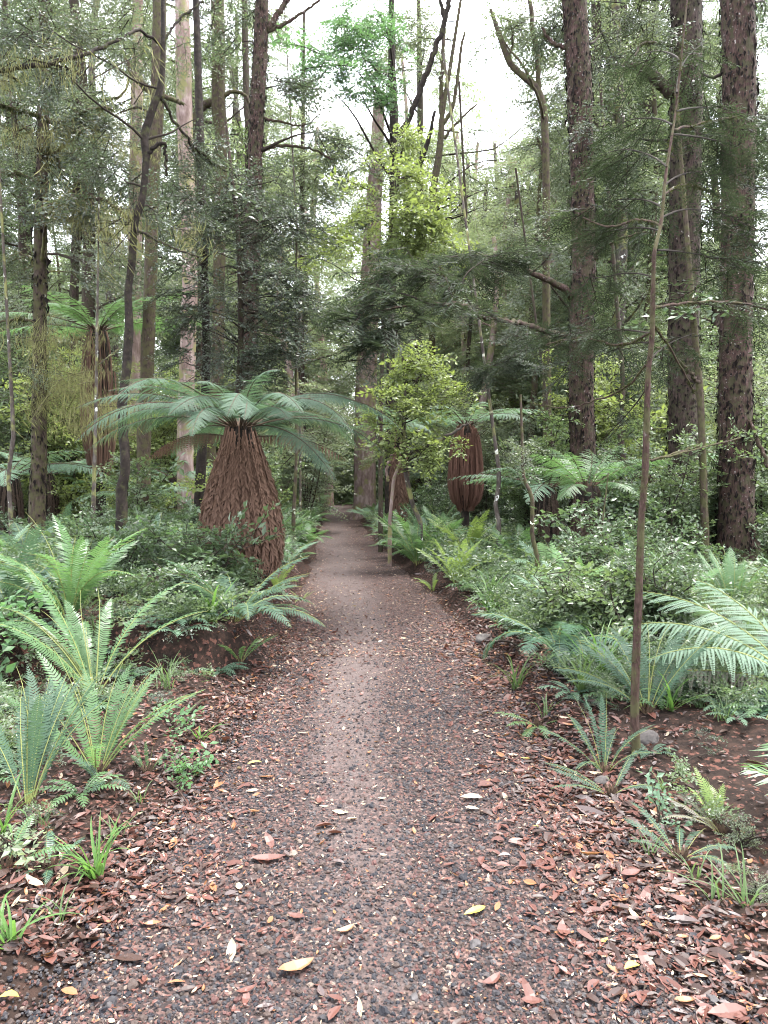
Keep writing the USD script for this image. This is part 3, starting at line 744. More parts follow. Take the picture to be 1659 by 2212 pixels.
tree('forest_tree', 'straight dark reddish trunk behind the big tree fern, forking near the top', 'tree',
     [(566, 0, 28), (562, 120, 30), (554, 260, 31), (550, 420, 30), (546, 560, 31), (540, 700, 31), (528, 830, 30), (520, 1000, 32), (516, 1120, 34)], 16, 'bark_red', sides=26, n=150, bump=.14, freq=16, seed=7, moss=500, flakes=2400,
     limbs=[[(570, 75, 14), (590, 45, 13), (612, 12, 12), (632, -20, 11)], [(575, 70, 8), (612, 52, 7), (650, 30, 6), (692, 0, 4)], [(562, 255, 7), (600, 262, 5), (650, 272, 3.5), (690, 245, 2)], [(552, 340, 7), (600, 315, 6), (660, 320, 5), (720, 345, 3)]],
     blobs=[(610, 170, 16, 50, 60, 14), (640, 300, 16, 70, 30, 9), (520, 80, 16.5, 60, 90, 16)], kind='fine', leaf='leaf_dark', size=.75)
tree('subcanopy_tree', 'dark fine leaved tree making a dense grey green mass left of centre', 'tree',
     [(500, 380, 8), (515, 520, 10), (520, 700, 12), (515, 850, 13), (505, 1060, 14)], 13, 'bark_dark', sides=8, seed=8, top=1.0,
     blobs=[(560, 480, 13, 90, 110, 140), (500, 430, 13.2, 90, 80, 70), (480, 620, 13, 110, 110, 110), (600, 640, 12.8, 60, 110, 70), (540, 760, 12.8, 90, 50, 60), (420, 480, 13.5, 70, 90, 40)], kind='fine', leaf='leaf_dark', size=.55, limb_share=1.2)
tree('forest_tree', 'pale lichened trunk in the upper left between two darker ones', 'tree',
     [(393, -10, 28), (396, 130, 32), (399, 250, 33), (406, 450, 32), (410, 600, 32), (404, 800, 34), (400, 1000, 36)], 18, 'bark_pale', sides=16, n=70, seed=9, moss=300, blobs=[(420, 120, 18.5, 60, 120, 16)], kind='fine', leaf='leaf_grey', size=.8)
tree('forest_tree', 'dark mossy trunk with a heavy mossy limb hooked to its left', 'tree',
     [(470, -10, 28), (472, 110, 28), (472, 225, 30), (478, 300, 24), (474, 560, 26), (470, 800, 26), (452, 1000, 28)], 20, 'bark_mossy', sides=14, n=70, seed=10, moss=500,
     limbs=[[(462, 220, 16), (440, 228, 18), (424, 250, 16), (418, 275, 13)], [(478, 215, 9), (505, 198, 8), (530, 205, 6), (540, 240, 4)]], blobs=[(480, 60, 20, 60, 80, 18), (520, 330, 20, 40, 60, 10)], kind='fine', leaf='leaf_mid', size=.9)
tree('slender_tree', 'narrow trunk just left of the forking reddish one', 'tree',
     [(528, -10, 13), (532, 200, 14), (536, 300, 14), (530, 600, 14), (440, 1000, 20)][:4] + [(525, 1000, 15)], 23, 'bark_dark', sides=9, seed=11, blobs=[(520, 180, 23, 50, 110, 16)], kind='fine', leaf='leaf_grey', size=1.0)
tree('forest_tree', 'brown trunk with a thick mossy limb raised to the left at upper left', 'tree',
     [(345, -10, 28), (343, 100, 29), (341, 200, 28), (330, 400, 27), (325, 600, 27), (318, 800, 28), (310, 1010, 30)], 15, 'bark_mossy', sides=14, n=70, seed=12, moss=600,
     limbs=[[(338, 205, 16), (318, 190, 16), (298, 172, 14), (282, 150, 11), (272, 128, 8)], [(345, 205, 10), (372, 214, 9), (398, 226, 6)]], blobs=[(300, 60, 15.5, 90, 90, 40), (240, 230, 15.5, 70, 80, 24)], kind='fine', leaf='leaf_grey', size=.7,
     beard=[(300, 260, 14.5, 60, 80, 20)])
tree('slender_tree', 'crooked black stemmed tree at left with a drooping side stub', 'tree',
     [(352, 40, 8), (352, 120, 11), (345, 195, 14), (328, 240, 15), (312, 300, 17), (315, 345, 15), (308, 425, 15), (292, 480, 15), (285, 564, 16), (277, 640, 16), (279, 689, 18), (274, 789, 20), (264, 889, 20), (271, 1014, 22), (262, 1064, 24), (263, 1150, 26), (268, 1215, 28)], 10.2, 'bark_black', sides=12, n=130, seed=13, moss=900, bump=.22, freq=12,
     limbs=[[(318, 345, 9), (330, 322, 9), (350, 308, 8), (358, 330, 7), (359, 380, 5)], [(352, 95, 6, 10.2), (385, 45, 5, 10.4), (440, 4, 4, 10.6)], [(345, 205, 7, 10.2), (390, 280, 6, 10.5), (450, 345, 5, 10.8), (490, 370, 3, 11)], [(290, 490, 6, 10.2), (340, 520, 5, 10), (430, 555, 3, 9.8)], [(350, 100, 7, 10.2), (310, 70, 6, 10), (250, 90, 7, 9.6), (180, 118, 8, 9.2), (90, 140, 9, 9), (-10, 150, 9, 8.8)]],
     blobs=[(250, 330, 10.5, 70, 90, 20), (360, 420, 10.5, 70, 90, 30), (390, 300, 10.8, 70, 60, 18), (190, 100, 9.6, 110, 50, 26), (60, 90, 9.2, 80, 60, 22)], kind='fine', leaf='leaf_dark', size=.5, beard=[(330, 500, 10.2, 50, 90, 14), (60, 170, 9.0, 60, 30, 12), (180, 150, 9.2, 60, 30, 8)])
tree('forest_tree', 'moss coated trunk at far left edge rising out of the ferns', 'tree',
     [(97, -10, 22), (94, 200, 22), (92, 330, 24), (88, 480, 26), (86, 700, 27), (85, 850, 30), (84, 1000, 32), (80, 1100, 34), (80, 1180, 38)], 12, 'bark_mossy', sides=20, n=150, flakes=1200, seed=14, moss=2600, bump=.12, freq=10, tuft=(.045, .014),
     limbs=[[(100, 258, 8), (150, 258, 7, 11.6), (190, 240, 6, 11.3), (242, 236, 4, 11)], [(88, 250, 7), (45, 240, 6, 11.6), (0, 228, 5, 11.3)], [(102, 300, 9), (130, 275, 8), (165, 285, 8), (215, 280, 6)], [(104, 445, 8), (150, 425, 8, 11.5), (215, 430, 7, 11), (280, 470, 5, 10.6)], [(106, 468, 8), (170, 478, 7, 11.6), (230, 500, 5, 11.2), (262, 520, 4, 11)], [(84, 400, 7), (60, 380, 6), (20, 374, 5), (-10, 372, 4)], [(106, 325, 10), (125, 352, 9), (143, 376, 6)], [(84, 700, 6), (50, 690, 5), (0, 696, 4)], [(92, 170, 6), (75, 120, 5), (68, 60, 4), (60, 20, 3)]],
     blobs=[(180, 260, 11.5, 90, 50, 34), (40, 230, 11.5, 60, 70, 26), (200, 440, 11.2, 90, 50, 34), (60, 400, 11.6, 70, 60, 22), (150, 340, 11.8, 80, 50, 22), (140, 60, 12, 90, 60, 26), (40, 560, 11.8, 60, 80, 18), (190, 560, 12, 70, 60, 16)], kind='fine', leaf='leaf_dark', size=.5, limb_share=.9, twig='twig_mossy', beard=[(190, 300, 11.4, 80, 40, 22), (60, 270, 11.4, 60, 30, 14), (200, 480, 11.1, 80, 40, 22), (140, 790, 11.8, 60, 70, 50), (175, 900, 11.8, 70, 60, 44), (215, 840, 11.6, 40, 60, 24)])
tree('slender_tree', 'dark centre tree with a forked limb reaching up to the right over the path', 'tree',
     [(846, -20, 12), (846, 60, 14), (846, 150, 16), (849, 200, 19), (851, 270, 20), (850, 420, 19), (848, 560, 18), (844, 760, 18), (840, 1010, 18)], 22, 'bark_black', sides=10, n=70, seed=15,
     limbs=[[(852, 300, 13), (874, 275, 13), (895, 228, 12), (919, 165, 12), (942, 100, 11), (961, 45, 11), (972, -20, 9)], [(961, 45, 8), (954, 15, 7), (946, -20, 6)], [(848, 235, 9), (824, 212, 9), (808, 186, 8), (790, 150, 6)], [(856, 395, 11), (889, 372, 12), (912, 340, 11), (926, 300, 9), (939, 240, 6)]],
     blobs=[(770, 110, 20, 70, 90, 70), (800, 40, 20, 60, 40, 30), (830, 200, 21, 50, 60, 24), (720, 150, 19, 40, 50, 24)], kind='fine', leaf='leaf_fresh', size=.8, leaf_mul=1.15)
tree('slender_tree', 'slim mossy twin stemmed tree against the sky right of centre', 'tree',
     [(989, 40, 6), (970, 160, 9), (954, 260, 12), (952, 300, 14), (946, 350, 15), (938, 400, 15), (936, 500, 14), (934, 700, 14), (930, 1020, 14)], 27, 'bark_mossy', sides=9, n=70, seed=16,
     limbs=[[(954, 262, 10), (953, 200, 9), (956, 150, 9), (958, 90, 7), (960, 20, 5)], [(956, 268, 9), (975, 240, 8), (986, 190, 7), (994, 120, 6), (1004, 70, 4)], [(960, 300, 6), (990, 262, 5), (1030, 225, 3)]],
     blobs=[(1010, 330, 27, 60, 60, 14), (900, 160, 28, 50, 100, 26), (880, 60, 28, 50, 60, 18)], kind='fine', leaf='leaf_grey', size=1.0)
tree('young_tree', 'yellow green leaved young tree in the middle above the path', 'tree',
     [(870, 300, 4), (862, 380, 5), (848, 470, 7), (832, 600, 8), (826, 760, 9), (822, 960, 10)], 16, 'bark_dark', sides=7, seed=17, top=.3,
     blobs=[(900, 480, 15.5, 60, 55, 70), (870, 400, 15.8, 60, 60, 50), (800, 430, 16, 60, 70, 40), (840, 310, 16, 50, 40, 26), (740, 520, 16, 60, 80, 34), (930, 530, 15.5, 50, 30, 26), (820, 520, 15.6, 40, 40, 18)], kind='coarse', leaf='leaf_yellow', size=.55, leaf_mul=.95, limb_share=1)
tree('young_tree', 'small glossy leaved tree beside the path with a whitish lichened lower stem', 'tree',
     [(850, 690, 4), (872, 790, 6), (876, 850, 8), (872, 930, 9), (872, 985, 10), (880, 1040, 10), (892, 1090, 10), (908, 1135, 11)], 13, 'bark_grey', sides=9, seed=18, top=.5, n=80, moss=150,
     limbs=[[(873, 905, 5), (850, 850, 5), (842, 790, 4), (836, 740, 3)], [(872, 985, 7), (940, 955, 7, 12.6), (985, 930, 6, 12.3), (1012, 915, 5, 12)], [(880, 850, 5), (905, 815, 4), (930, 790, 3)]],
     blobs=[(900, 810, 13, 70, 45, 80), (890, 870, 12.6, 70, 45, 80), (960, 860, 12.8, 50, 40, 44), (930, 770, 13, 60, 34, 44), (890, 960, 12.5, 60, 50, 70), (820, 930, 13, 40, 60, 34), (960, 960, 12.6, 40, 40, 30)], kind='broad', leaf='leaf_yellow', size=.30, limb_share=1.0)
tree('slender_tree', 'white patched forked stem leaning beside the right path edge', 'tree',
     [(872, 985, 5), (860, 1010, 6), (850, 1040, 7), (846, 1080, 7), (842, 1130, 8), (842, 1166, 9)], 13.4, 'bark_pale', sides=9, seed=19, top=.2, limbs=[[(838, 1040, 6), (836, 1005, 6), (846, 985, 5), (852, 960, 4)]], n=40)
tree('forest_tree', 'pale grey brown trunk standing beyond the middle of the path', 'tree',
     [(806, 480, 36), (802, 560, 40), (796, 700, 44), (790, 860, 46), (788, 1030, 48)], 30, 'bark_pale', sides=14, seed=20, top=5, n=50, blobs=[(790, 350, 29, 90, 70, 50), (800, 460, 28, 60, 50, 20), (830, 640, 30, 60, 60, 18)], kind='fine', leaf='leaf_pale', size=1.2)
tree('forest_tree', 'pale pinkish trunk seen low between the two left stems', 'tree',
     [(292, 480, 28), (290, 640, 30), (286, 800, 34), (284, 900, 40), (280, 1000, 44)], 22, 'bark_pale', sides=14, seed=21, top=8, n=50, blobs=[(300, 700, 22, 70, 70, 16)], kind='fine', leaf='leaf_pale', size=1.0)
tree('slender_tree', 'thin mossy pole beside the path just right of the big tree fern', 'tree',
     [(640, 860, 6), (640, 980, 7), (637, 1060, 8), (634, 1130, 9)], 13.5, 'bark_mossy', sides=7, seed=22, top=3, moss=250)
tree('slender_tree', 'dark leaning stem right behind the big tree fern trunk', 'tree',
     [(440, 560, 18), (446, 760, 18), (440, 900, 20), (434, 1010, 22), (430, 1110, 24)], 14, 'bark_black', sides=9, seed=23, top=6, moss=200, blobs=[(430, 760, 14, 60, 80, 16)], kind='fine', leaf='leaf_dark', size=.6)
tree('slender_tree', 'thin grey pole in front of the tall tree fern at left', 'tree',
     [(212, 560, 4), (210, 700, 6), (207, 900, 7), (203, 1050, 9), (200, 1200, 11)], 10.8, 'bark_grey', sides=7, seed=24, top=1, moss=150, limbs=[[(210, 790, 3), (235, 770, 3), (262, 750, 2)]], blobs=[(215, 520, 10.8, 50, 60, 8)], kind='fine', leaf='leaf_grey', size=.4)
for i, (tp, Y, leaf_, bl, lab) in enumerate([
    ([(905, 60, 10), (908, 300, 14), (905, 700, 18), (902, 1015, 20)], 31, 'leaf_pale', [(890, 120, 30, 70, 110, 60), (905, 300, 30, 70, 80, 44), (1010, 430, 31, 90, 50, 54), (1080, 380, 32, 70, 40, 34), (1140, 430, 31, 80, 70, 50), (1195, 270, 31, 40, 80, 34)], 'airy pale tree behind the forked dark limb over the path'),
    ([(655, 200, 8), (652, 450, 12), (650, 800, 16), (655, 1020, 18)], 29, 'leaf_pale', [(650, 370, 28, 90, 60, 60), (700, 280, 28, 50, 50, 30), (600, 80, 29, 50, 80, 34), (660, 480, 28, 80, 60, 44), (590, 260, 29, 30, 70, 16), (740, 330, 28, 60, 60, 30)], 'pale crowned tree in the bright gap right of the forking reddish trunk'),
    ([(1345, 0, 14), (1342, 300, 16), (1340, 700, 18), (1338, 1020, 20)], 24, 'leaf_grey', [(1340, 90, 23, 80, 90, 70), (1360, 280, 23, 70, 100, 60), (1320, 450, 23, 60, 80, 40), (1180, 90, 24, 60, 80, 40), (1640, 250, 23, 40, 200, 50)], 'grey green leafy tree between the two tall right hand trunks'),
    ([(160, 0, 14), (165, 300, 16), (160, 700, 18), (158, 1020, 20)], 22, 'leaf_grey', [(150, 90, 21, 130, 80, 90), (240, 260, 21, 80, 90, 60), (60, 330, 21, 70, 120, 60), (180, 480, 21, 90, 80, 50)], 'grey green leafy tree behind the moss coated left trunk')]):
    tree('forest_tree', lab, 'tree', tp, Y, 'bark_dark', blobs=bl, kind='fine', leaf=leaf_, size=.034 * Y, leaf_mul=.9, sides=9, seed=80 + i, n=40, top=3, limb_share=.8)
for i, (x0, y0, x1, y1, w, Y, lab) in enumerate([(1012, 560, 1016, 1010, 9, 26, 'thin straight pole tree low against the light right of the path'), (1150, 640, 1150, 1000, 14, 24, 'thin brown pole behind the hanging dark limb'), (1066, 930, 1078, 1140, 10, 12, 'short dark stem among the broad leaves right of the reddish skirted fern'),
                                                 (1340, 760, 1344, 1080, 13, 17, 'mossy pole between the tall reddish trunk and the sapling'), (1128, 960, 1160, 1210, 9, 9, 'thin dark stem leaning in the right hand thicket'), (20, 760, 24, 1120, 9, 11, 'thin dark stem at the left edge of the picture'),
                                                 (1200, 1010, 1196, 1130, 9, 15, 'short pole in the right hand thicket under the tall trunk'), (1300, 1140, 1306, 1290, 5, 8, 'pale thin rod standing in the leafy thicket'), (640, 470, 648, 900, 5, 20, 'wiry thin stem above the right fronds of the big tree fern')]):
    tree('pole_tree', lab, 'tree', [(x0, y0, w * .75), (x0 * .75 + x1 * .25 + [5, -6, 4][i % 3], y0 * .75 + y1 * .25, w * .85), ((x0 + x1) / 2 + [-4, 6, 7][i % 3], (y0 + y1) / 2, w), (x0 * .25 + x1 * .75 + [4, -3, -5][i % 3], y0 * .25 + y1 * .75, w), (x1, y1, w * 1.1)], Y, ['bark_dark', 'bark_mossy', 'bark_grey'][i % 3], sides=7, seed=40 + i, top=6 if Y > 10 else .6, n=30, moss=100, blobs=[(x0, y0 + 40, Y, 50, 60, 8)], kind='fine', leaf='leaf_grey', size=.04 * Y)

# ------------------------------------------------------------------ ferns


def axis_curve(L, e0, bend, n=14, power=1.2, sway=0.0):
    t = np.linspace(0, 1, n)
    e = e0 - bend * t ** power
    a = sway * t ** 1.5
    d = np.stack([np.cos(e) * np.cos(a), np.cos(e) * np.sin(a), np.sin(e)], 1)
    p = np.concatenate([[[0, 0, 0]], np.cumsum((d[1:] + d[:-1]) / 2 * L / (n - 1), 0)])
    side = np.stack([-np.sin(a), np.cos(a), 0 * a], 1)
    return p, d, side, np.cross(d, side)


def at_t(A, t):
    n = len(A)
    x = np.clip(t, 0, 1) * (n - 1); j = np.minimum(x.astype(int), n - 2); u = (x - j)[:, None]
    return A[j] * (1 - u) + A[j + 1] * u


def pinnate(L, W, e0, bend, npin, start=.12, ang=1.25, droop=.15, power=1.2, sway=0.0, rng=None, thick=.006, peak=.55, slim=.85, hang=0.0):
    """one once-divided frond: (blade mesh, rachis mesh)"""
    p, d, s, u = axis_curve(L, e0, bend, 14, power, sway)
    t = np.linspace(start, .995, npin)
    prof = np.where((t - start) / (1 - start) < peak, .35 + .65 * np.sin(np.clip((t - start) / (1 - start) / peak, 0, 1) * math.pi / 2), np.cos(np.clip(((t - start) / (1 - start) - peak) / (1 - peak), 0, 1) * math.pi / 2) ** .75 * .97 + .03)
    q, dd, ss, uu = (at_t(a, t) for a in (p, d, s, u))
    v, f = MB(), None
    sp = L * (1 - start) / npin
    for sg in (1, -1):
        w = W / 2 * prof * (1 + (rng.normal(0, .08, npin) if rng is not None else 0))
        dr = droop + (rng.normal(0, .12, npin) if rng is not None else 0)
        dr = np.broadcast_to(dr, (npin,))[:, None]
        a = ang - .55 * np.clip((t - .6) / .4, 0, 1)[:, None]
        dirn = dd * np.cos(a) + (ss * sg * np.cos(dr) - uu * np.sin(dr)) * np.sin(a)
        if hang:
            dirn = dirn * (1 - hang) + np.array([0, 0, -1.0]) * hang
        dirn /= np.linalg.norm(dirn, axis=1, keepdims=True)
        hw = (sp * slim / 2) * np.minimum(1, .45 + prof)[:, None]
        wv = w[:, None]
        m = q + dirn * wv * .55 + uu * wv * .06
        tip = q + dirn * wv - uu * wv * .10 + dd * wv * .10
        V = np.stack([q - dd * hw * .8, q + dd * hw * .8, m + dd * hw, m - dd * hw, tip], 1)
        k = np.arange(npin)[:, None] * 5
        v.add(V.reshape(-1, 3), np.vstack([k + [0, 1, 2], k + [0, 2, 3], k + [3, 2, 4]]))
    r = tube(p, np.linspace(thick, thick * .25, len(p)), 4)
    return v.out(), r


def bipinnate(L, W, e0, bend, npin=24, nl=14, start=.12, ang=1.15, droop=.25, power=1.2, sway=0.0, rng=None, thick=.011, peak=.42, leafw=.35, hang=0.0):
    """one twice-divided tree-fern frond: (blade mesh, rachis mesh)"""
    p, d, s, u = axis_curve(L, e0, bend, 16, power, sway)
    t = np.linspace(start, .985, npin)
    x = (t - start) / (1 - start)
    prof = np.where(x < peak, .45 + .55 * np.sin(x / peak * math.pi / 2), np.cos((x - peak) / (1 - peak) * math.pi / 2) ** .85 * .96 + .04)
    q, dd, ss, uu = (at_t(a, t) for a in (p, d, s, u))
    v, rr = MB(), MB().add(*tube(p, np.linspace(thick, thick * .2, len(p)), 5))
    lt = (np.arange(nl) + .5) / nl
    for sg in (1, -1):
        w = W / 2 * prof * (1 + rng.normal(0, .07, npin))
        dr = (droop + rng.normal(0, .12, npin))[:, None]
        a = (ang - .5 * np.clip((t - .6) / .4, 0, 1))[:, None]
        dirn = dd * np.cos(a) + (ss * sg * np.cos(dr) - uu * np.sin(dr)) * np.sin(a)
        if hang:
            dirn = dirn * (1 - hang) + np.array([0, 0, -1.0]) * hang
        dirn /= np.linalg.norm(dirn, axis=1, keepdims=True)
        nrm = uu + rng.normal(0, .08, (npin, 3))
        sd = np.cross(nrm, dirn); sd /= np.linalg.norm(sd, axis=1, keepdims=True)
        nrm = np.cross(dirn, sd)
        B = q[:, None] + dirn[:, None] * (w[:, None] * lt)[..., None] - nrm[:, None] * (w[:, None] * lt ** 2 * .14)[..., None]
        gap = L * (1 - start) / npin
        ll = gap * .60 * (1 - lt ** 1.5 * .8)[None] * np.minimum(1, .35 + prof)[:, None]
        for s2 in (1, -1):
            D = dirn[:, None] * .55 + sd[:, None] * s2 * .83 - nrm[:, None] * .12
            D = np.broadcast_to(D, B.shape).reshape(-1, 3)
            D = D / np.linalg.norm(D, axis=1, keepdims=True)
            NN = np.broadcast_to(nrm[:, None], B.shape).reshape(-1, 3)
            wid = np.maximum(.004, (w[:, None] / nl * 1.1) + 0 * ll)
            v.add(*leaves(B.reshape(-1, 3), D, NN, ll.ravel(), np.broadcast_to(wid, ll.shape).ravel(), fold=.1))
    return v.out(), rr.out()


def turn(mesh, az, at=(0, 0, 0), roll=0.0):
    v, f = mesh
    R = Rotation.from_euler('z', az).as_matrix()
    if roll:
        v = v @ Rotation.from_euler('x', roll).as_matrix().T
    return v @ R.T + np.asarray(at, float), f


def add_frond(t, blade, rachis, mat, stipe='stipe_green', name='frond', label=None):
    fr = part(t, name, blade, mat, label=label)
    part(fr, 'rachis', rachis, stipe, smooth=True)
    return fr


def crown_fern(label, loc, L=.8, n=12, mat='fern_green', e0=1.25, bend=1.25, W=.15, group=None, seed=0, s=1.0, az=None, npin=34, spread=.25, stipe='stipe_green', **kw):
    rng = np.random.default_rng(900 + seed)
    t = thing('crown_fern', label, 'fern', loc, 0, s, group)
    for i in range(n):
        a = (2 * math.pi * i / n + rng.normal(0, .25)) if az is None else az[i % len(az)] + rng.normal(0, .12)
        k = rng.uniform(.72, 1.08)
        inner = rng.random() < .35
        b, r = pinnate(L * k, W * (L / .8) ** .6 * rng.uniform(.85, 1.1), e0 + (.2 if inner else 0) + rng.normal(0, spread * .5), bend * (.6 if inner else 1) * rng.uniform(.7, 1.25), npin, rng=rng, sway=rng.normal(0, .25), thick=.0045 * L / .8, **kw)
        off = [.02 * math.cos(a), .02 * math.sin(a), 0]
        add_frond(t, turn(b, a, off, rng.normal(0, .15)), turn(r, a, off), mat, stipe)
    # woody crown of old stalk ends
    cb = MB()
    for i in range(9):
        a = i * .7 + rng.uniform(0, .3)
        cb.add(*tube(np.array([[0, 0, -.12], [.025 * math.cos(a), .025 * math.sin(a), 0], [.06 * math.cos(a), .06 * math.sin(a), .05 + rng.uniform(0, .05)]]) * max(.5, L / .8), [.012, .010, .004], 4))
    part(t, 'rootstock', cb.out(), 'stipe')
    return t


# near crown ferns, each of its own
U = -math.pi / 2                                                  # azimuth towards the viewer
crown_fern('largest light green crown fern among the left bank plants below the mossy trunk', gp(150, 1345), L=1.0, n=17, mat='fern_green', W=.17, seed=1, e0=1.2, bend=1.2, npin=40)
crown_fern('crown fern on the left bank with long fronds arching out to the left', gp(205, 1505), L=1.0, n=11, mat='fern_green', W=.13, seed=2, az=[3.0, 2.7, 3.3, 2.2, 1.5, .6, 1.0, 3.6, 2.9], e0=1.15, bend=1.15, npin=42)
crown_fern('crown fern with bright upright fronds fanning right, nearest the path at left', gp(210, 1672), L=.68, n=11, mat='fern_green', W=.12, seed=3, az=[.35, .6, .9, 1.4, 1.9, 2.3, 2.6, 3.0, -.1, -1.4], e0=1.1, bend=.75, npin=36)
crown_fern('dark blue green crown fern at the left picture edge', gp(58, 1745), L=.66, n=12, mat='fern_blue', W=.11, seed=4, az=[1.6, 1.2, .8, .45, 2.0, 2.4, 2.8, .2, 1.4, .6, -1.0], e0=1.25, bend=.6, npin=40)
crown_fern('tiny upright fern in the litter right of the fanning crown fern', gp(318, 1672), L=.17, n=4, mat='fern_green', W=.10, seed=5, npin=18, az=[1.5, 2.4, 3.0, .3], e0=1.2)
crown_fern('small limp dark fern in the soil under the left edge fern', gp(108, 1880), L=.20, n=4, mat='fern_dark', W=.10, seed=6, npin=18, az=[-1.4, -1.8, .6, 2.2], e0=.8, bend=1.6)
crown_fern('little fern with drooping fronds between the left crown ferns', gp(225, 1700), L=.26, n=5, mat='fern_blue', W=.13, seed=7, npin=16, az=[2.6, 3.1, -.7, -1.3, -2.4], e0=.9, bend=1.4)
crown_fern('small green fern cut off by the left border low down', gp(10, 1880), L=.28, n=5, mat='fern_green', W=.12, seed=8, npin=20, e0=.8, bend=1.0)
crown_fern('yellow green young crown fern at the foot of the big tree fern', gp(598, 1278), L=.42, n=8, mat='fern_lime', W=.15, seed=9, npin=26, e0=1.1, bend=1.2)
crown_fern('tiny yellowish fern on the path edge below the big tree fern', gp(652, 1298), L=.2, n=4, mat='fern_lime', W=.14, seed=10, npin=16, e0=.9, bend=1.3)
crown_fern('bright crown fern leaning over the path right behind the big tree fern', gp(628, 1178), L=.9, n=15, mat='fern_green', seed=11, e0=1.15, bend=1.4)
crown_fern('pale crown fern right of the big tree fern skirt, lower of two', gp(618, 1222), L=.6, n=12, mat='fern_silver', seed=12, e0=1.0, bend=1.4)
crown_fern('glowing yellow green crown fern far along the left path edge', gp(706, 1068), L=1.3, n=14, mat='fern_lime', W=.26, seed=13, npin=22)
crown_fern('bushy blue green fern at the left path edge beyond the pole', gp(655, 1115), L=1.0, n=16, mat='fern_silver', W=.24, seed=14, npin=26, e0=.9)
crown_fern('dark drooping fern clump on the mound face left of the path', gp(505, 1345), L=.85, n=14, mat='fern_blue', W=.17, seed=15, e0=.75, bend=1.4, az=[-.2, .1, .4, -.5, -.9, -1.3, 1.2, 2.0, 2.8, -1.9, -2.4, .0, -.3, .6])
crown_fern('small pale fern growing from the mound edge beside the litter', gp(520, 1440), L=.34, n=5, mat='fern_green', W=.11, seed=16, npin=20, az=[-1.3, -.2, .3, 1.0, -2.0], e0=.9, bend=1.0)
crown_fern('dusky fern behind the largest left crown fern at the border', gp(25, 1330), L=.75, n=12, mat='fern_blue', W=.18, seed=17, e0=.8, bend=1.3)
crown_fern('upright crown fern at the right path edge, first of the bright pair', gp(900, 1222), L=1.0, n=15, mat='fern_green', W=.2, seed=18, e0=1.05, bend=1.25)
crown_fern('yellowish crown fern at the right path edge with upright lit fronds', gp(985, 1262), L=.75, n=14, mat='fern_lime', W=.17, seed=19, e0=1.2, bend=.9)
crown_fern('bright fern behind the first right path edge pair', gp(950, 1190), L=.95, n=14, mat='fern_green', W=.22, seed=20)
crown_fern('fern at the right path edge under the white patched stem', gp(835, 1168), L=.8, n=13, mat='fern_green', W=.2, seed=21)
crown_fern('blue green fern mass beside the far right path edge', gp(806, 1128), L=1.1, n=16, mat='fern_silver', W=.26, seed=22, e0=.9, npin=26)
crown_fern('lime fern on the right path edge a little before the bend of ferns', gp(935, 1280), L=.34, n=6, mat='fern_lime', W=.13, seed=23, npin=20, az=[-2.2, -1.2, 3.0, .5, 1.5, 2.4])
crown_fern('young fern on the bank left of the sapling foot', gp(1305, 1672), L=.40, n=9, mat='fern_blue', W=.10, seed=24, az=[2.9, 2.4, 1.9, 1.2, .9, .2, -.4, -2.3], e0=1.0, bend=.9, npin=28)
crown_fern('fern with long pinnate fronds behind the sapling foot', gp(1398, 1540), L=.68, n=10, mat='fern_blue', W=.13, seed=25, az=[2.9, 3.1, 1.2, 1.0, 1.7, .5, 2.4, -.3, 2.7], e0=1.05, bend=.85, npin=36)
crown_fern('low fern with one frond lying towards the path at right', gp(1320, 1720), L=.34, n=5, mat='fern_blue', W=.09, seed=26, az=[2.9, 3.3, 2.4, .3, 1.0], e0=.55, bend=.8, npin=26)
crown_fern('spindly dusky fern lying on the litter below the sapling', gp(1560, 1800), L=.34, n=5, mat='fern_grey_dead', W=.08, seed=27, az=[2.6, 3.0, 3.4, 2.0, -2.6], e0=.6, bend=1.1, npin=28)
crown_fern('grey green small leafed fern in the right foreground litter', gp(1470, 1860), L=.3, n=7, mat='fern_blue', W=.09, seed=28, e0=.7, bend=1.2, npin=26, az=[2.7, 2.2, 1.2, .6, .1, 3.3, -.6])
crown_fern('upright fern frond cluster in front of the stout right trunk base', gp(1585, 1330), L=.8, n=8, mat='fern_green', W=.18, seed=29, az=[1.7, 1.2, .6, 2.2, 2.7, .2, -.8, 1.5], e0=1.25, bend=.5)
crown_fern('heavy dark fern hanging over the right bank towards the path', gp(1205, 1410), L=.95, n=14, mat='fern_dark', W=.24, seed=30, az=[U, U - .25, U + .3, U - .5, U + .55, 2.6, .6, 1.6, 3.2, U - .1, U + .15], e0=.75, bend=1.9, npin=40)
crown_fern('fresh green small fern below the heavy hanging one on the right bank', gp(1165, 1570), L=.30, n=6, mat='fern_green', W=.13, seed=31, az=[-2.2, -2.6, -1.7, -1.0, .4, 3.0], e0=.5, bend=1.3, npin=18)
crown_fern('arching crown fern in the thicket above the hanging dark fern', gp(1250, 1350), L=.75, n=12, mat='fern_green', W=.17, seed=32)
crown_fern('fern rosette in the thicket between the hanging fern and the lime pair', gp(1090, 1300), L=.6, n=12, mat='fern_silver', W=.18, seed=33, e0=.9)
crown_fern('fern half hidden in the leafy thicket behind the sapling', gp(1300, 1290), L=.8, n=11, mat='fern_green', W=.17, seed=34)
crown_fern('small upright yellowish fern by the right border fern', gp(1545, 1785), L=.24, n=5, mat='fern_lime', W=.12, seed=35, npin=20, az=[1.6, 1.9, 1.2, 2.6, .4], e0=1.3, bend=.9)
protos_f = [crown_fern('dusky pinnate fern growing in the low growth on the left bank', on_ground(-3.0, 9.6), L=.8, n=12, mat='fern_blue', W=.2, seed=50, e0=.9, bend=1.3, npin=26, group='ferns in the low growth of the left bank')]
rngf = np.random.default_rng(5)
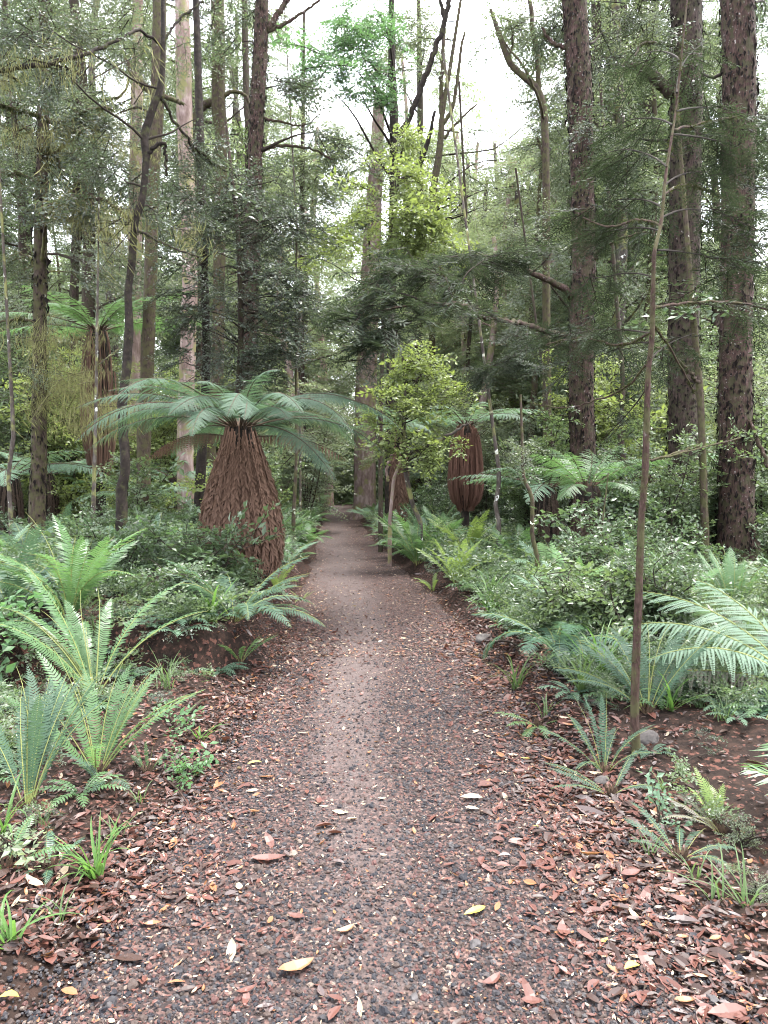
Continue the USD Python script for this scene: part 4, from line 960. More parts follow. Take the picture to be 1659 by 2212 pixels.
for i in range(26):
    y = rngf.uniform(6.3, 17); x = CX(y) - HW(y) - rngf.uniform(.6, 4.5)
    if abs(x) > .54 * y + .6:
        continue
    thing('crown_fern', 'dusky pinnate fern growing in the low growth on the left bank', 'fern', on_ground(x, y), rngf.uniform(0, 6.28), rngf.uniform(.6, 1.15), 'ferns in the low growth of the left bank', protos_f[0])
for i_, (px, py, L, m, lab) in enumerate([(870, 1190, 1.0, 'fern_green', 'green fern just behind the first of the right edge pair'), (1010, 1215, 1.05, 'fern_lime', 'sunny fern right behind the lime lit one'), (1120, 1235, .95, 'fern_green', 'fern behind the grass clump by the lime ferns'), (780, 1100, 1.1, 'fern_green', 'fern crowding the right path edge before the squat tree fern'), (1180, 1260, .9, 'fern_silver', 'wide fern in front of the small dark tree fern'), (665, 1140, 1.0, 'fern_green', 'green fern spilling on the left path edge by the thin pole'), (680, 1090, 1.1, 'fern_silver', 'blue fern at the left path edge before the glowing yellow one'), (60, 1240, .9, 'fern_blue', 'dusky fern at the foot of the moss coated trunk'), (240, 1245, .85, 'fern_blue', 'blue green fern at the foot of the crooked black tree'), (340, 1230, .8, 'fern_green', 'green fern between the crooked tree and the dark shrub'), (0, 1250, 1.0, 'fern_green', 'broad fern at the left border behind the largest one')]):
    crown_fern(lab, gp(px, py), L=L, n=14, mat=m, W=.21, seed=200 + i_, e0=1.0, bend=1.3, npin=28)
fr_p = crown_fern('green pinnate fern lining the path edge farther along', on_ground(CX(17.) + HW(17.) + .35, 17.), L=1.0, n=13, mat='fern_green', W=.24, seed=51, e0=1.0, bend=1.35, npin=24, group='green ferns lining both edges of the far path')
for i in range(34):
    y = 14 + 34 * rngf.random() ** 1.3; sd = 1 if i % 2 else -1
    x = CX(y) + sd * (HW(y) + rngf.uniform(.15, 1.3))
    thing('crown_fern', 'green pinnate fern lining the path edge farther along', 'fern', on_ground(x, y), rngf.uniform(0, 6.28), rngf.uniform(.7, 1.25), 'green ferns lining both edges of the far path', fr_p)
fr_r = crown_fern('green fern among the shrubs of the right hand thicket', on_ground(2.6, 9.2), L=.85, n=12, mat='fern_silver', W=.2, seed=52, e0=1.0, bend=1.3, npin=26, group='ferns among the shrubs at right')
for i in range(20):
    y = rngf.uniform(7, 18); x = CX(y) + HW(y) + rngf.uniform(.7, 5)
    if abs(x) > .54 * y + .4:
        continue
    thing('crown_fern', 'green fern among the shrubs of the right hand thicket', 'fern', on_ground(x, y), rngf.uniform(0, 6.28), rngf.uniform(.6, 1.15), 'ferns among the shrubs at right', fr_r)

# ------------------------------------------------------------------ tree ferns


def skirt_profile(kind, H):
    if kind == 'bell':                                             # radius against height, for a fibrous bell-shaped skirt
        return PchipInterpolator([0, .06, .18, .32, .5, .66, .82, .92, 1.0], np.array([.66, .84, .98, 1.0, .90, .74, .54, .42, .34]) * .245 * H)
    return PchipInterpolator([0, .1, .3, .5, .75, .95, 1.0], np.array([.6, .62, .7, 1.0, .95, .72, .6]) * .085 * H)


def tree_fern(label, base, H, prof, nskirt, fronds, seed=0, core_k=.86, skirt='dead_frond', frond_mat='fern_silver', core='bark_black', name='tree_fern', npin=24, nl=14, skirt_from=.05, tops=(), group=None, strand=False, skirt_pins=34):
    rng = np.random.default_rng(1300 + seed)
    t = thing(name, label, 'tree fern', base, group=group)
    z = np.linspace(-.1, 1, 40)
    r = prof(np.clip(z, 0, 1)) * core_k
    sides = 40
    ang = np.arange(sides) * 2 * np.pi / sides
    ridge = 1 + .07 * np.sin(ang * 13 + 1.3)[None] * np.ones((40, 1)) + .12 * (fbm(np.stack([np.cos(ang)[None] * 3 + 0 * z[:, None], np.sin(ang)[None] * 3 + 0 * z[:, None], z[:, None] * 2 + 0 * ang[None]], -1), 3, seed) - .5)
    V = np.stack([r[:, None] * ridge * np.cos(ang), r[:, None] * ridge * np.sin(ang), (z * H)[:, None] + 0 * ang[None]], -1).reshape(-1, 3)
    i, j = np.meshgrid(np.arange(39), np.arange(sides), indexing='ij')
    q = np.stack([i * sides + j, i * sides + (j + 1) % sides, (i + 1) * sides + (j + 1) % sides, (i + 1) * sides + j], -1).reshape(-1, 4)
    part(t, 'trunk', (V, np.vstack([q[:, [0, 1, 2]], q[:, [0, 2, 3]]])), core, smooth=True)
    for k in range(nskirt):                                        # dead fronds hanging down the trunk, each a part
        a = 2 * math.pi * (int((k * .618034 % 1) * 27) + .5) / 27 + rng.normal(0, .035)
        z1 = 1 - .30 * rng.random() ** 1.5
        z0 = max(skirt_from, z1 - rng.uniform(.45, .95)) if not strand else max(skirt_from, z1 - rng.uniform(.3, .75))
        if rng.random() < .5:
            z0 = skirt_from + rng.uniform(-.02, .08)
        tz = np.linspace(z1, z0, 16)
        aa = a + rng.normal(0, .10) * np.linspace(0, 1, 16) + .03 * np.sin(np.linspace(0, 9, 16) + k)
        rr = prof(np.clip(tz, 0, 1)) * ((.90 + .14 * rng.random()) if not strand else rng.uniform(.6, 1.12)) + .012 * rng.random()
        p = np.stack([rr * np.cos(aa), rr * np.sin(aa), tz * H], 1)
        d = np.gradient(p, axis=0); d /= np.linalg.norm(d, axis=1, keepdims=True)
        out = np.stack([np.cos(aa), np.sin(aa), 0 * aa], 1)
        sd = np.cross(d, out); sd /= np.linalg.norm(sd, axis=1, keepdims=True)
        blade = MB()
        if strand:
            blade.add(*tube(p + out * .006, np.full(16, .007 * H / 2), 3))
            for m in range(3):
                blade.add(*tube(p + out * rng.uniform(0, .03) + sd * rng.normal(0, .02), np.full(16, .004), 3))
            part(t, 'dead_frond', blade.out(), skirt)
            continue
        npn = skirt_pins
        tq = np.linspace(.04, .98, npn)
        qp, qd, qs, qo = (at_t(x, tq) for x in (p, d, sd, out))
        wl = (.035 + .075 * np.sin(tq * math.pi) ** .7) * H / 2
        for sg in (1, -1):
            dl = qd * .85 + qs * sg * rng.uniform(.2, .6, npn)[:, None] + qo * rng.uniform(.05, .5, npn)[:, None]
            dl /= np.linalg.norm(dl, axis=1, keepdims=True)
            nn = qo + rng.normal(0, .35, (npn, 3))
            blade.add(*leaves(qp, dl, nn, wl * rng.uniform(.7, 1.25, npn), wl * .34, fold=.25))
        blade.add(*tube(p + out * .008, np.linspace(.009, .004, 16) * H / 2, 4))
        part(t, 'dead_frond', blade.out(), skirt)
    cb = MB()                                                      # dark stubs at the crown
    for k in range(22):
        a = rng.uniform(0, 6.28); rr = prof(1.0) * .8
        pts = np.array([[rr * .8 * math.cos(a), rr * .8 * math.sin(a), H - .10], [rr * 1.15 * math.cos(a), rr * 1.15 * math.sin(a), H + .02], [rr * 1.5 * math.cos(a), rr * 1.5 * math.sin(a), H + rng.uniform(.03, .12)]])
        cb.add(*tube(pts, [.018, .015, .006], 5))
    part(t, 'stalk_stubs', cb.out(), 'stipe')
    for (az, L, e0, bend, W) in fronds:
        b, rch = bipinnate(L, W, e0, bend, npin, nl, rng=rng, sway=rng.normal(0, .18), thick=.011 * L / 1.8)
        rr = prof(1.0) * .55
        off = [rr * math.cos(az), rr * math.sin(az), H - .02]
        roll = rng.normal(0, .18)
        add_frond(t, turn(b, az, off, roll), turn(rch, az, off, roll), frond_mat, 'stipe')
    return t


def ring(n, L, e0, bend, W, seed, jit=1.0, a0=0.0):
    r = np.random.default_rng(seed)
    return [(a0 + 2 * math.pi * i / n + r.normal(0, .12) * jit, L * r.uniform(.82, 1.1), e0 + r.normal(0, .13) * jit, bend * r.uniform(.8, 1.2), W * r.uniform(.9, 1.1)) for i in range(n)]


b0 = gp(522, 1262)
Yf = b0[1]
Hf = P(527, 922, Yf)[2] - b0[2]
big = tree_fern('big tree fern beside the path with a massive bell of brown dead fronds', b0, Hf, skirt_profile('bell', Hf), 190,
                ring(17, 1.75, .66, 1.35, .44, 1) + ring(15, 1.6, .45, 1.15, .42, 2, a0=.2) + ring(7, 1.25, .85, 1.35, .36, 3), seed=1, frond_mat='fern_blue', npin=42, nl=14)
rngb = np.random.default_rng(8)
for (az, L, e0, bend, W) in [(-.25, 1.15, .12, .75, .30), (2.7, 1.3, .25, .95, .34)]:      # brown fronds still sticking out under the crown
    b, rch = bipinnate(L, W, e0, bend, 26, 8, rng=rngb, hang=.8, thick=.009)
    off = [.1 * math.cos(az), .1 * math.sin(az), Hf - .12]
    add_frond(big, turn(b, az, off), turn(rch, az, off), 'dead_frond', 'stipe', 'withered_frond')

b1 = gp(218, 1165); H1 = P(215, 712, b1[1])[2] - b1[2]
tree_fern('tall tree fern at left with a level crown and a skirt of stringy brown stalks', b1, H1, PchipInterpolator([0, .25, .38, .6, .8, .95, 1], np.array([.10, .10, .17, .235, .215, .17, .13]) * H1 / 3.4), 110, ring(12, 2.4, .42, .62, .62, 4) + ring(8, 1.9, .70, .9, .55, 5), seed=2, skirt='dead_frond', frond_mat='fern_green', strand=True, skirt_from=.30)
b2 = gp(168, 1150) + np.array([0, 1.2, 0]); H2 = P(165, 1055, b2[1])[2] - b2[2]
tree_fern('short tree fern with a dark brown skirt between the mossy trunk and the tall fern', on_ground(b2[0], b2[1]), H2, PchipInterpolator([0, .1, .4, .7, 1], [.36, .38, .36, .28, .16]), 60, ring(13, 1.6, .45, .75, .5, 6), seed=3, skirt='dead_frond_dark', frond_mat='fern_green', nl=10, npin=20)
b3 = on_ground(*P(1005, 1150, 16.0)[:2]); H3 = P(1005, 918, 16.)[2] - b3[2]
tree_fern('tree fern with a rusty red shaggy skirt right of the path', b3, H3, PchipInterpolator([0, .3, .36, .5, .75, .95, 1], [.13, .14, .27, .34, .31, .22, .15]), 130, ring(12, 1.7, .6, 1.0, .5, 7), seed=4, skirt='dead_frond_red', frond_mat='fern_silver', nl=10, npin=20, skirt_from=.28, strand=True, core='bark_black', core_k=.55)
b4 = on_ground(*P(1268, 1130, 10.5)[:2]); H4 = P(1268, 1050, 10.5)[2] - b4[2]
tree_fern('small dark trunked tree fern with bright upright fronds in front of the tall reddish trunk', b4, H4, PchipInterpolator([0, .5, .9, 1], [.17, .19, .17, .14]), 40, ring(9, 1.1, .95, .95, .42, 8) + ring(6, .9, .5, .9, .36, 9), seed=5, skirt='dead_frond_dark', frond_mat='fern_green', nl=10, npin=20)
b5 = on_ground(*P(862, 1100, 18.0)[:2]); H5 = P(855, 930, 18.)[2] - b5[2]
tree_fern('tree fern behind the small glossy tree at the right path edge', b5, H5, PchipInterpolator([0, .2, .5, .85, 1], [.13, .17, .18, .15, .10]), 50, ring(13, 1.5, .7, 1.1, .46, 10), seed=6, skirt='dead_frond', frond_mat='fern_silver', nl=10, npin=20)
tf_p = tree_fern('green crowned tree fern standing deeper in the forest', on_ground(*P(1180, 1130, 12.5)[:2]), 1.2, PchipInterpolator([0, .5, .9, 1], [.2, .2, .16, .12]), 30, ring(13, 1.7, .5, .85, .52, 12), seed=8, skirt='dead_frond_dark', frond_mat='fern_silver', nl=8, npin=18, group='tree ferns standing deeper in the forest')
for (px, Y, s, a) in [(1400, 15, 1.15, .4), (1080, 24, 1.2, 1.2), (930, 28, 1.2, 2.0), (640, 26, 1.2, .8), (100, 18, 1.3, 2.6), (380, 19, 1.1, 3.3), (1580, 17, 1.2, .2), (420, 28, 1.6, 1.0), (560, 24, 1.3, 5), (20, 15, 1.2, 4.2), (1240, 20, 1.3, 3.6), (880, 38, 1.5, 2.2), (300, 15, .8, 2.9)]:
    x, y = P(px, 1038, Y)[:2]
    thing('tree_fern', 'green crowned tree fern standing deeper in the forest', 'tree fern', on_ground(x, y), a, s, 'tree ferns standing deeper in the forest', tf_p)


def loose_fronds(label, root, specs, mat, seed, npin=24, nl=14, stipe='stipe_green', divided=True):
    """a ground-level fern whose root is out of the picture or hidden: fronds from one crown"""
    rng = np.random.default_rng(1700 + seed)
    t = thing('ground_tree_fern', label, 'fern', root)
    for (az, L, e0, bend, W, m) in specs:
        if divided:
            b, r = bipinnate(L, W, e0, bend, npin, nl, rng=rng, sway=rng.normal(0, .1), thick=.008)
        else:
            b, r = pinnate(L, W, e0, bend, npin, rng=rng, sway=rng.normal(0, .1), thick=.006, ang=1.05)
        add_frond(t, turn(b, az), turn(r, az), m or mat, stipe)
    cb = MB()
    for i in range(8):
        a = i * .78
        cb.add(*tube(np.array([[0, 0, -.15], [.03 * math.cos(a), .03 * math.sin(a), .02], [.07 * math.cos(a), .07 * math.sin(a), .1]]), [.02, .016, .006], 5))
    part(t, 'rootstock', cb.out(), 'stipe')
    return t


r0 = on_ground(2.75, 4.75)
loose_fronds('silvery blue green tree fern reaching in from the right border', r0, [(3.0, 1.35, .85, 1.15, .60, None), (3.35, 1.25, .75, 1.10, .58, None), (2.6, 1.3, .95, 1.0, .58, None), (2.2, 1.1, 1.1, .9, .5, None), (3.2, 1.3, .45, .9, .5, 'fern_grey_dead'), (3.6, 1.15, .5, 1.5, .48, 'fern_dark'), (3.9, 1.0, .5, 1.4, .45, 'fern_dark'), (1.2, 1.1, .9, 1.0, .5, None)], 'fern_silver', 1, npin=22, nl=16)
r1 = on_ground(2.15, 3.05)
loose_fronds('bright broad frond entering the picture at the lower right border', r1, [(2.85, .62, .62, .55, .42, None), (2.3, .6, .8, .8, .38, None), (3.3, .45, .3, .9, .2, 'fern_blue'), (3.6, .45, .35, 1.0, .2, 'fern_blue')], 'fern_green', 2, npin=20, divided=False)
r2 = on_ground(*gp(1060, 1215)[:2])
loose_fronds('arching blue green fern with long combed fronds behind the lime pair', r2, [(.3, 1.2, .95, 1.5, .5, None), (.9, 1.1, 1.0, 1.3, .5, None), (-.3, 1.1, .9, 1.4, .5, None), (2.0, 1.1, .9, 1.4, .5, None), (2.9, 1.1, .9, 1.4, .5, None), (-1.2, 1.1, .8, 1.4, .5, None), (3.9, 1.0, .9, 1.4, .45, None)], 'fern_silver', 3, npin=24, nl=10)

# ------------------------------------------------------------------ shrubs


def shrub(name, label, cat, loc, H, R, nst, ns, kind, leaf, size, seed, group=None, leaf_mul=1.0, bark='twig', low=.25, droop=.0):
    rng = np.random.default_rng(2100 + seed)
    t = thing(name, label, cat, loc, group=group)
    st, P_, R_, S_ = MB(), [], [], []
    for i in range(nst):
        a = 2 * math.pi * i / nst + rng.normal(0, .4)
        k = rng.uniform(.6, 1.05)
        e = np.array([R * k * math.cos(a) * rng.uniform(.3, 1), R * k * math.sin(a) * rng.uniform(.3, 1), H * k])
        pts = spline(np.array([[0, 0, -.05], e * [.25, .25, .4] + rng.normal(0, .04 * H, 3) * [1, 1, 0], e * [.6, .6, .75] + rng.normal(0, .05 * H, 3), e]), 10)
        m = part(t, 'stem', tube(pts, np.linspace(.010 * H ** .7 + .003, .003, 10), 5), bark, smooth=True)
        n = max(2, int(ns / nst))
        tt = low + (1 - low) * rng.random(n) ** .8
        pos = at_t(pts, tt)
        az = rng.uniform(0, 6.28, n)
        pos = pos + np.stack([np.cos(az), np.sin(az), 0 * az], 1) * (.05 * R)
        P_.append(pos); R_.append(Rotation.from_euler('ZYX', np.stack([az, rng.normal(droop - .25, .4, n), rng.normal(0, .3, n)], 1)).as_matrix()); S_.append(size * np.exp(rng.normal(0, .3, n)))
    lm, tm = foliage(np.vstack(P_), np.vstack(R_), np.concatenate(S_), kind, rng, leaf_mul)
    fo = part(t, 'foliage', lm.out(), leaf)
    part(fo, 'twigs', tm.out(), bark)
    return t


shrub('shrub', 'yellow flecked loose shrub covering the foot of the big tree fern', 'shrub', on_ground(*(b0[:2] + [-.15, -.9])), .75, .7, 8, 110, 'broad', 'leaf_gloss', .26, 1)
shrub('shrub', 'dark twiggy shrub on the mound left of the big tree fern', 'shrub', on_ground(-2.7, 7.4), .7, .8, 9, 130, 'broad', 'leaf_gloss', .22, 2)
shrub('shrub', 'low dark leaved shrub overhanging the hollow in the mound face', 'shrub', on_ground(-1.75, 6.35), .45, .75, 9, 120, 'broad', 'leaf_gloss', .17, 3, droop=.3)
shrub('shrub', 'small big leaved plant at the left border above the blue fern', 'shrub', gp(10, 1400), .3, .3, 4, 16, 'broad', 'leaf_fresh', .3, 4, leaf_mul=1.1)
shrub('seedling', 'two small pale leaved seedlings in the right foreground litter', 'seedling', gp(1425, 1790), .10, .06, 3, 7, 'broad', 'leaf_silver' if False else 'fern_silver', .13, 5)
shrub('seedling', 'pale leafy seedling with drooping leaves at the lower left border', 'seedling', gp(30, 1860), .12, .12, 4, 8, 'broad', 'leaf_pale', .16, 6, droop=.4)
shrub('seedling', 'bright green ivy like seedling in the litter left of the path', 'seedling', gp(405, 1685), .12, .1, 5, 18, 'broad', 'leaf_fresh', .12, 7, droop=.2)
shrub('seedling', 'small green seedling on the soil left of the path', 'seedling', gp(372, 1570), .08, .07, 3, 8, 'broad', 'leaf_fresh', .12, 8)
shrub('seedling', 'fine grey leaved low plant at the right border of the litter', 'seedling', gp(1600, 1830), .10, .16, 8, 30, 'fine', 'leaf_grey', .09, 9)
shrub('seedling', 'low creeping plant with tiny leaves in the lower right corner', 'seedling', gp(1640, 1930), .08, .14, 8, 30, 'fine', 'leaf_grey', .08, 10)
R_LOOK = ['waist high glossy', 'head high glossy', 'knee high green', 'tall loose green']
L_LOOK = ['tall thin green', 'yellow green', 'low dark glossy']


def shrub_label(look, x, y):
    px = x / y * FOC + PW / 2
    at = ('near the left border' if px < 200 else 'among the left hand stems' if px < 430 else 'behind the big tree fern') if px < 740 else ('by the red skirted tree fern' if px < 1080 else 'below the tall reddish trunk' if px < 1320 else 'beside the sapling and thick trunk' if px < 1500 else 'around the stout far right trunk')
    far = 'nearer' if y < 10 else 'farther'
    return f'{look} shrub of the {far} undergrowth {at}', f'{look} shrubs, {far} undergrowth, {at}'


pr = [shrub('shrub', shrub_label(R_LOOK[0], 2.2, 8.0)[0], 'shrub', on_ground(2.2, 8.0), 1.0, .6, 7, 120, 'broad', 'leaf_gloss', .26, 20, shrub_label(R_LOOK[0], 2.2, 8.0)[1]), shrub('shrub', shrub_label(R_LOOK[1], 3.4, 10.5)[0], 'shrub', on_ground(3.4, 10.5), 1.7, .8, 7, 170, 'broad', 'leaf_gloss', .30, 21, shrub_label(R_LOOK[1], 3.4, 10.5)[1]), shrub('shrub', shrub_label(R_LOOK[2], 1.9, 6.8)[0], 'shrub', on_ground(1.9, 6.8), .6, .5, 7, 100, 'broad', 'leaf_mid', .2, 22, shrub_label(R_LOOK[2], 1.9, 6.8)[1]), shrub('shrub', shrub_label(R_LOOK[3], 3.0, 13.5)[0], 'shrub', on_ground(3.0, 13.5), 2.5, .9, 7, 200, 'broad', 'leaf_mid', .34, 23, shrub_label(R_LOOK[3], 3.0, 13.5)[1])]
pl = [shrub('shrub', shrub_label(L_LOOK[0], -4.6, 13.5)[0], 'shrub', on_ground(-4.6, 13.5), 1.8, .8, 6, 130, 'broad', 'leaf_mid', .3, 24, shrub_label(L_LOOK[0], -4.6, 13.5)[1]), shrub('shrub', shrub_label(L_LOOK[1], -3.4, 15.5)[0], 'shrub', on_ground(-3.4, 15.5), 1.2, .7, 6, 100, 'broad', 'leaf_yellow', .28, 25, shrub_label(L_LOOK[1], -3.4, 15.5)[1]), shrub('shrub', shrub_label(L_LOOK[2], -3.9, 10.4)[0], 'shrub', on_ground(-3.9, 10.4), .7, .6, 7, 90, 'broad', 'leaf_gloss', .22, 26, shrub_label(L_LOOK[2], -3.9, 10.4)[1])]
rs = np.random.default_rng(31)
for i in range(95):
    y = 6.2 + 15 * rs.random() ** 1.15
    x = CX(y) + HW(y) + .55 + rs.random() ** .9 * max(1.5, .60 * y - .6)
    if x > .54 * y + .5:
        continue
    e = x - CX(y) - HW(y)
    if e < 2.3 and 7.6 < y < 17:
        continue
    if 6.5 < y < 11.6 and abs(x / y * FOC + PW / 2 - 1590) < 110:
        continue
    k = rs.choice([0, 2]) if (e < 1.2 or y < 10) else rs.choice([0, 0, 1, 3])
    thing('shrub', shrub_label(R_LOOK[k], x, y)[0], 'shrub', on_ground(x, y), rs.uniform(0, 6.28), rs.uniform(.65, 1.1), shrub_label(R_LOOK[k], x, y)[1], pr[k])
for i in range(60):
    y = 11.5 + 14 * rs.random()
    x = CX(y) - HW(y) - .6 - rs.random() * max(1.5, .5 * y - .6)
    if x < -.55 * y - .5:
        continue
    k = 2 if y < 14 else rs.integers(0, 3)
    thing('shrub', shrub_label(L_LOOK[k], x, y)[0], 'shrub', on_ground(x, y), rs.uniform(0, 6.28), rs.uniform(.7, 1.15), shrub_label(L_LOOK[k], x, y)[1], pl[k])
# bushier young trees farther in
G_B = 'bushy young trees filling the middle distance'
L_B = 'bushy pale green young tree filling the forest middle distance'
BUSH = ['pale green', 'pale grey green', 'mid green', 'yellow green', 'tall pale green', 'tall yellow green']
pb = [shrub('young_tree', f'{BUSH[i]} bushy young tree {zone(*P(px, 1038, Y)[:2])}', 'tree', on_ground(*P(px, 1038, Y)[:2]), H, R, 6, ns, 'fine', leaf, sz, 60 + i, f'{BUSH[i]} bushy young trees {zone(*P(px, 1038, Y)[:2])}', leaf_mul=lmul, bark='bark_dark', low=.12)
      for i, (px, Y, H, R, ns, leaf, sz, lmul) in enumerate([(660, 22, 4.5, 1.4, 190, 'leaf_pale', .8, 1.0), (1050, 22, 4.0, 1.5, 190, 'leaf_pale', .8, 1.0), (120, 20, 5.0, 1.5, 170, 'leaf_mid', .8, 1.0), (1450, 22, 4.5, 1.6, 190, 'leaf_yellow', .8, 1.0), (560, 30, 6.5, 1.8, 220, 'leaf_pale', 1.0, 1.1), (960, 30, 5.5, 1.8, 200, 'leaf_yellow', 1.0, 1.1)])]
for i in range(105):
    y = 17 + 33 * rs.random() ** .9
    px = rs.uniform(-60, 1720)
    x = (px - PW / 2) / FOC * y
    if abs(x - CX(y)) < HW(y) + 2.3:
        continue
    k = rs.integers(0, 6)
    look = BUSH[k]
    thing('young_tree', f'{look} bushy young tree {zone(x, y)}', 'tree', on_ground(x, y), rs.uniform(0, 6.28), rs.uniform(.7, 1.3), f'{look} bushy young trees {zone(x, y)}', pb[k])

# ------------------------------------------------------------------ trees deeper in the forest


def far_tree(label, loc, H, rad, crown_lo, nb, leaf, size, seed, group, bark):
    rng = np.random.default_rng(2600 + seed)
    t = thing('forest_tree', label, 'tree', loc, group=group)
    z = np.linspace(-.2, H, 30)
    pts = np.stack([.55 * np.sin(z * .3 + seed) * z / H, .55 * np.cos(z * .27 + seed * 2) * z / H, z], 1)
    rr = rad * (1 - .6 * np.clip(z / H, 0, 1)) * (1 + .5 * np.exp(-np.clip(z, 0, 9) * 2))
    part(t, 'trunk', tube(pts, rr, 9, .12, 5, seed), bark, smooth=True)
    PP, RR, SS, LB = [], [], [], MB()
    for i in range(nb):
        zz = crown_lo + (H - crown_lo) * (i + rng.random()) / nb
        a = rng.uniform(0, 6.28); q = rng.uniform(.3, 1.0) * 2.6
        C = np.array([q * math.cos(a), q * math.sin(a), zz])
        n = int(rng.uniform(12, 22))
        p, r = blob_sprays(C, [1.2, 1.2, .8], n, rng, axis_xy=(0, 0), droop=.25)
        PP.append(p); RR.append(r); SS.append(size * np.exp(rng.normal(0, .2, n)))
        LB.add(*limb_to(pts, rr, C, rng, .35, .012))
    lm, tm = foliage(np.vstack(PP), np.vstack(RR), np.concatenate(SS), 'fine', rng, 1.0, twigs='main')
    crown = part(t, 'crown', lm.out(), leaf)
    part(crown, 'twigs', tm.out(), bark)
    part(t, 'branches', LB.out(), bark, smooth=True)
    return t


FAR_LOOK = ['grey barked tall', 'mossy barked tall', 'pale barked', 'grey barked light crowned', 'dark barked broad', 'dark barked tall']


def far_label(k, x, y):
    return f'{FAR_LOOK[k]} forest tree, slender with distance, {zone(x, y)}', f'{FAR_LOOK[k]} trees {zone(x, y)}'


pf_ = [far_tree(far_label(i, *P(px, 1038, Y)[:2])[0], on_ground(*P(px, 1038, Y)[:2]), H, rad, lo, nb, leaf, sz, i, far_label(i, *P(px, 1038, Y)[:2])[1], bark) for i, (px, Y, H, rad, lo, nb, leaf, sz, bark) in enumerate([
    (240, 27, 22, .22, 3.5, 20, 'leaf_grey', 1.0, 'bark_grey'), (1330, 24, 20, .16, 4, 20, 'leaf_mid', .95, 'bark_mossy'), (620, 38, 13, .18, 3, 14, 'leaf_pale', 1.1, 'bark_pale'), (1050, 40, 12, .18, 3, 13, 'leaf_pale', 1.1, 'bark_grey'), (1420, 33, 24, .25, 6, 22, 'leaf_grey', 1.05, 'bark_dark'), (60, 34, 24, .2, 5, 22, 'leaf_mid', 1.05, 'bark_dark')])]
rt = np.random.default_rng(63)
for i in range(128):
    y = 20 + 40 * rt.random() ** .85
    px = rt.uniform(-120, 1780)
    x = (px - PW / 2) / FOC * y
    if abs(x - CX(y)) < 4.2:
        continue
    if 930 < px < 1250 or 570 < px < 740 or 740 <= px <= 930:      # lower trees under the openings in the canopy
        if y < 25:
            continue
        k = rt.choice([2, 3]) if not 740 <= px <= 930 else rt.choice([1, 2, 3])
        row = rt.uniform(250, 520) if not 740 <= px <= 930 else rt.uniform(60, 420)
        hh = (1038 - row) / FOC * y
        sz = hh / [22, 20, 13, 12][k]
        s = (.75 + .3 * sz, .75 + .3 * sz, sz)
    else:
        if rt.random() < .42:
            continue
        k = rt.choice([0, 1, 4, 5]); s = rt.uniform(.85, 1.1) * min(1.1, .62 + y / 75)
    thing('forest_tree', far_label(k, x, y)[0], 'tree', on_ground(x, y), rt.uniform(0, 6.28), s, far_label(k, x, y)[1], pf_[k], tilt=(rt.normal(0, 2.2), rt.normal(0, 2.2)))

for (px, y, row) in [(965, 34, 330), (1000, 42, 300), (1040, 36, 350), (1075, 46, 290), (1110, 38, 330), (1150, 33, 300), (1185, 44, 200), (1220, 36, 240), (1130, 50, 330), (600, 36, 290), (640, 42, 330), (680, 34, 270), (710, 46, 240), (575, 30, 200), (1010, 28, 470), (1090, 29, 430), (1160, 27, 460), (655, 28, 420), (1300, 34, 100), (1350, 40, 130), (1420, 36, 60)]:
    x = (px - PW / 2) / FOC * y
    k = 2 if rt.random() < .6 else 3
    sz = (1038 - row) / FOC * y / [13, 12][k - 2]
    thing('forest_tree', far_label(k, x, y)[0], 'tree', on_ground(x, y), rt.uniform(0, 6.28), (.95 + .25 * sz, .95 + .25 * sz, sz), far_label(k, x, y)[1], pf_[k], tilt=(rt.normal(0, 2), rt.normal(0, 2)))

# the far wood, one mass
rw = np.random.default_rng(91)
pm = []
for k in range(4):
    n = 46
    p, r = blob_sprays([0, 0, 0], [2.6, 2.6, 2.0], n, rw, cl=4)
    lm, tm = foliage(p, r, 2.0 * np.exp(rw.normal(0, .2, n)), 'fine', rw, 1.3, twigs=False)
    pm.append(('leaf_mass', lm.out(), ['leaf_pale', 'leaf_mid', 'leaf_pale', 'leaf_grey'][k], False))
n = 480
yy = 50 + 45 * rw.random(n)
px = rw.uniform(-150, 1810, n)
top = np.where((px > 930) & (px < 1250) | (px > 560) & (px < 740), 19, 24)
xx = (px - PW / 2) / FOC * yy
zz = rw.random(n) ** 1.5 * top * yy / 75
instancer('distant_wood', pm, rw.integers(0, 4, n), np.stack([xx, yy, zz + .5], 1), Rotation.from_euler('z', rw.uniform(0, 6.28, n)), rw.uniform(.8, 1.3, n), 'pale green mass of the distant forest at the end of the path', 'forest')

# ground cover: low leafy sprigs and small ferns between the plants
rc = np.random.default_rng(17)
gcp = []
for k in range(6):
    n = 9
    az = rc.uniform(0, 6.28, n)
    pos = np.stack([rc.normal(0, .12, n), rc.normal(0, .12, n), rc.uniform(.05, .28, n)], 1)
    R_ = Rotation.from_euler('ZYX', np.stack([az, rc.normal(-.3, .4, n), rc.normal(0, .3, n)], 1)).as_matrix()
    lm, tm = foliage(pos, R_, .2 * np.exp(rc.normal(0, .25, n)), 'broad' if k % 2 else 'coarse', rc, 1.0)
    gcp.append(('sprig', lm.out(), ['leaf_gloss', 'leaf_mid', 'leaf_gloss', 'leaf_grey', 'leaf_dark', 'leaf_mid'][k], False))
for k in range(3):
    m = MB()
    for i in range(7):
        b, r = pinnate(.42, .12, .7, 1.2, 13, rng=rc)
        a = i * .9 + rc.normal(0, .2)
        m.add(*turn(b, a)); m.add(*turn(r, a))
    gcp.append(('small_fern', m.out(), ['fern_blue', 'fern_green', 'fern_silver'][k], False))
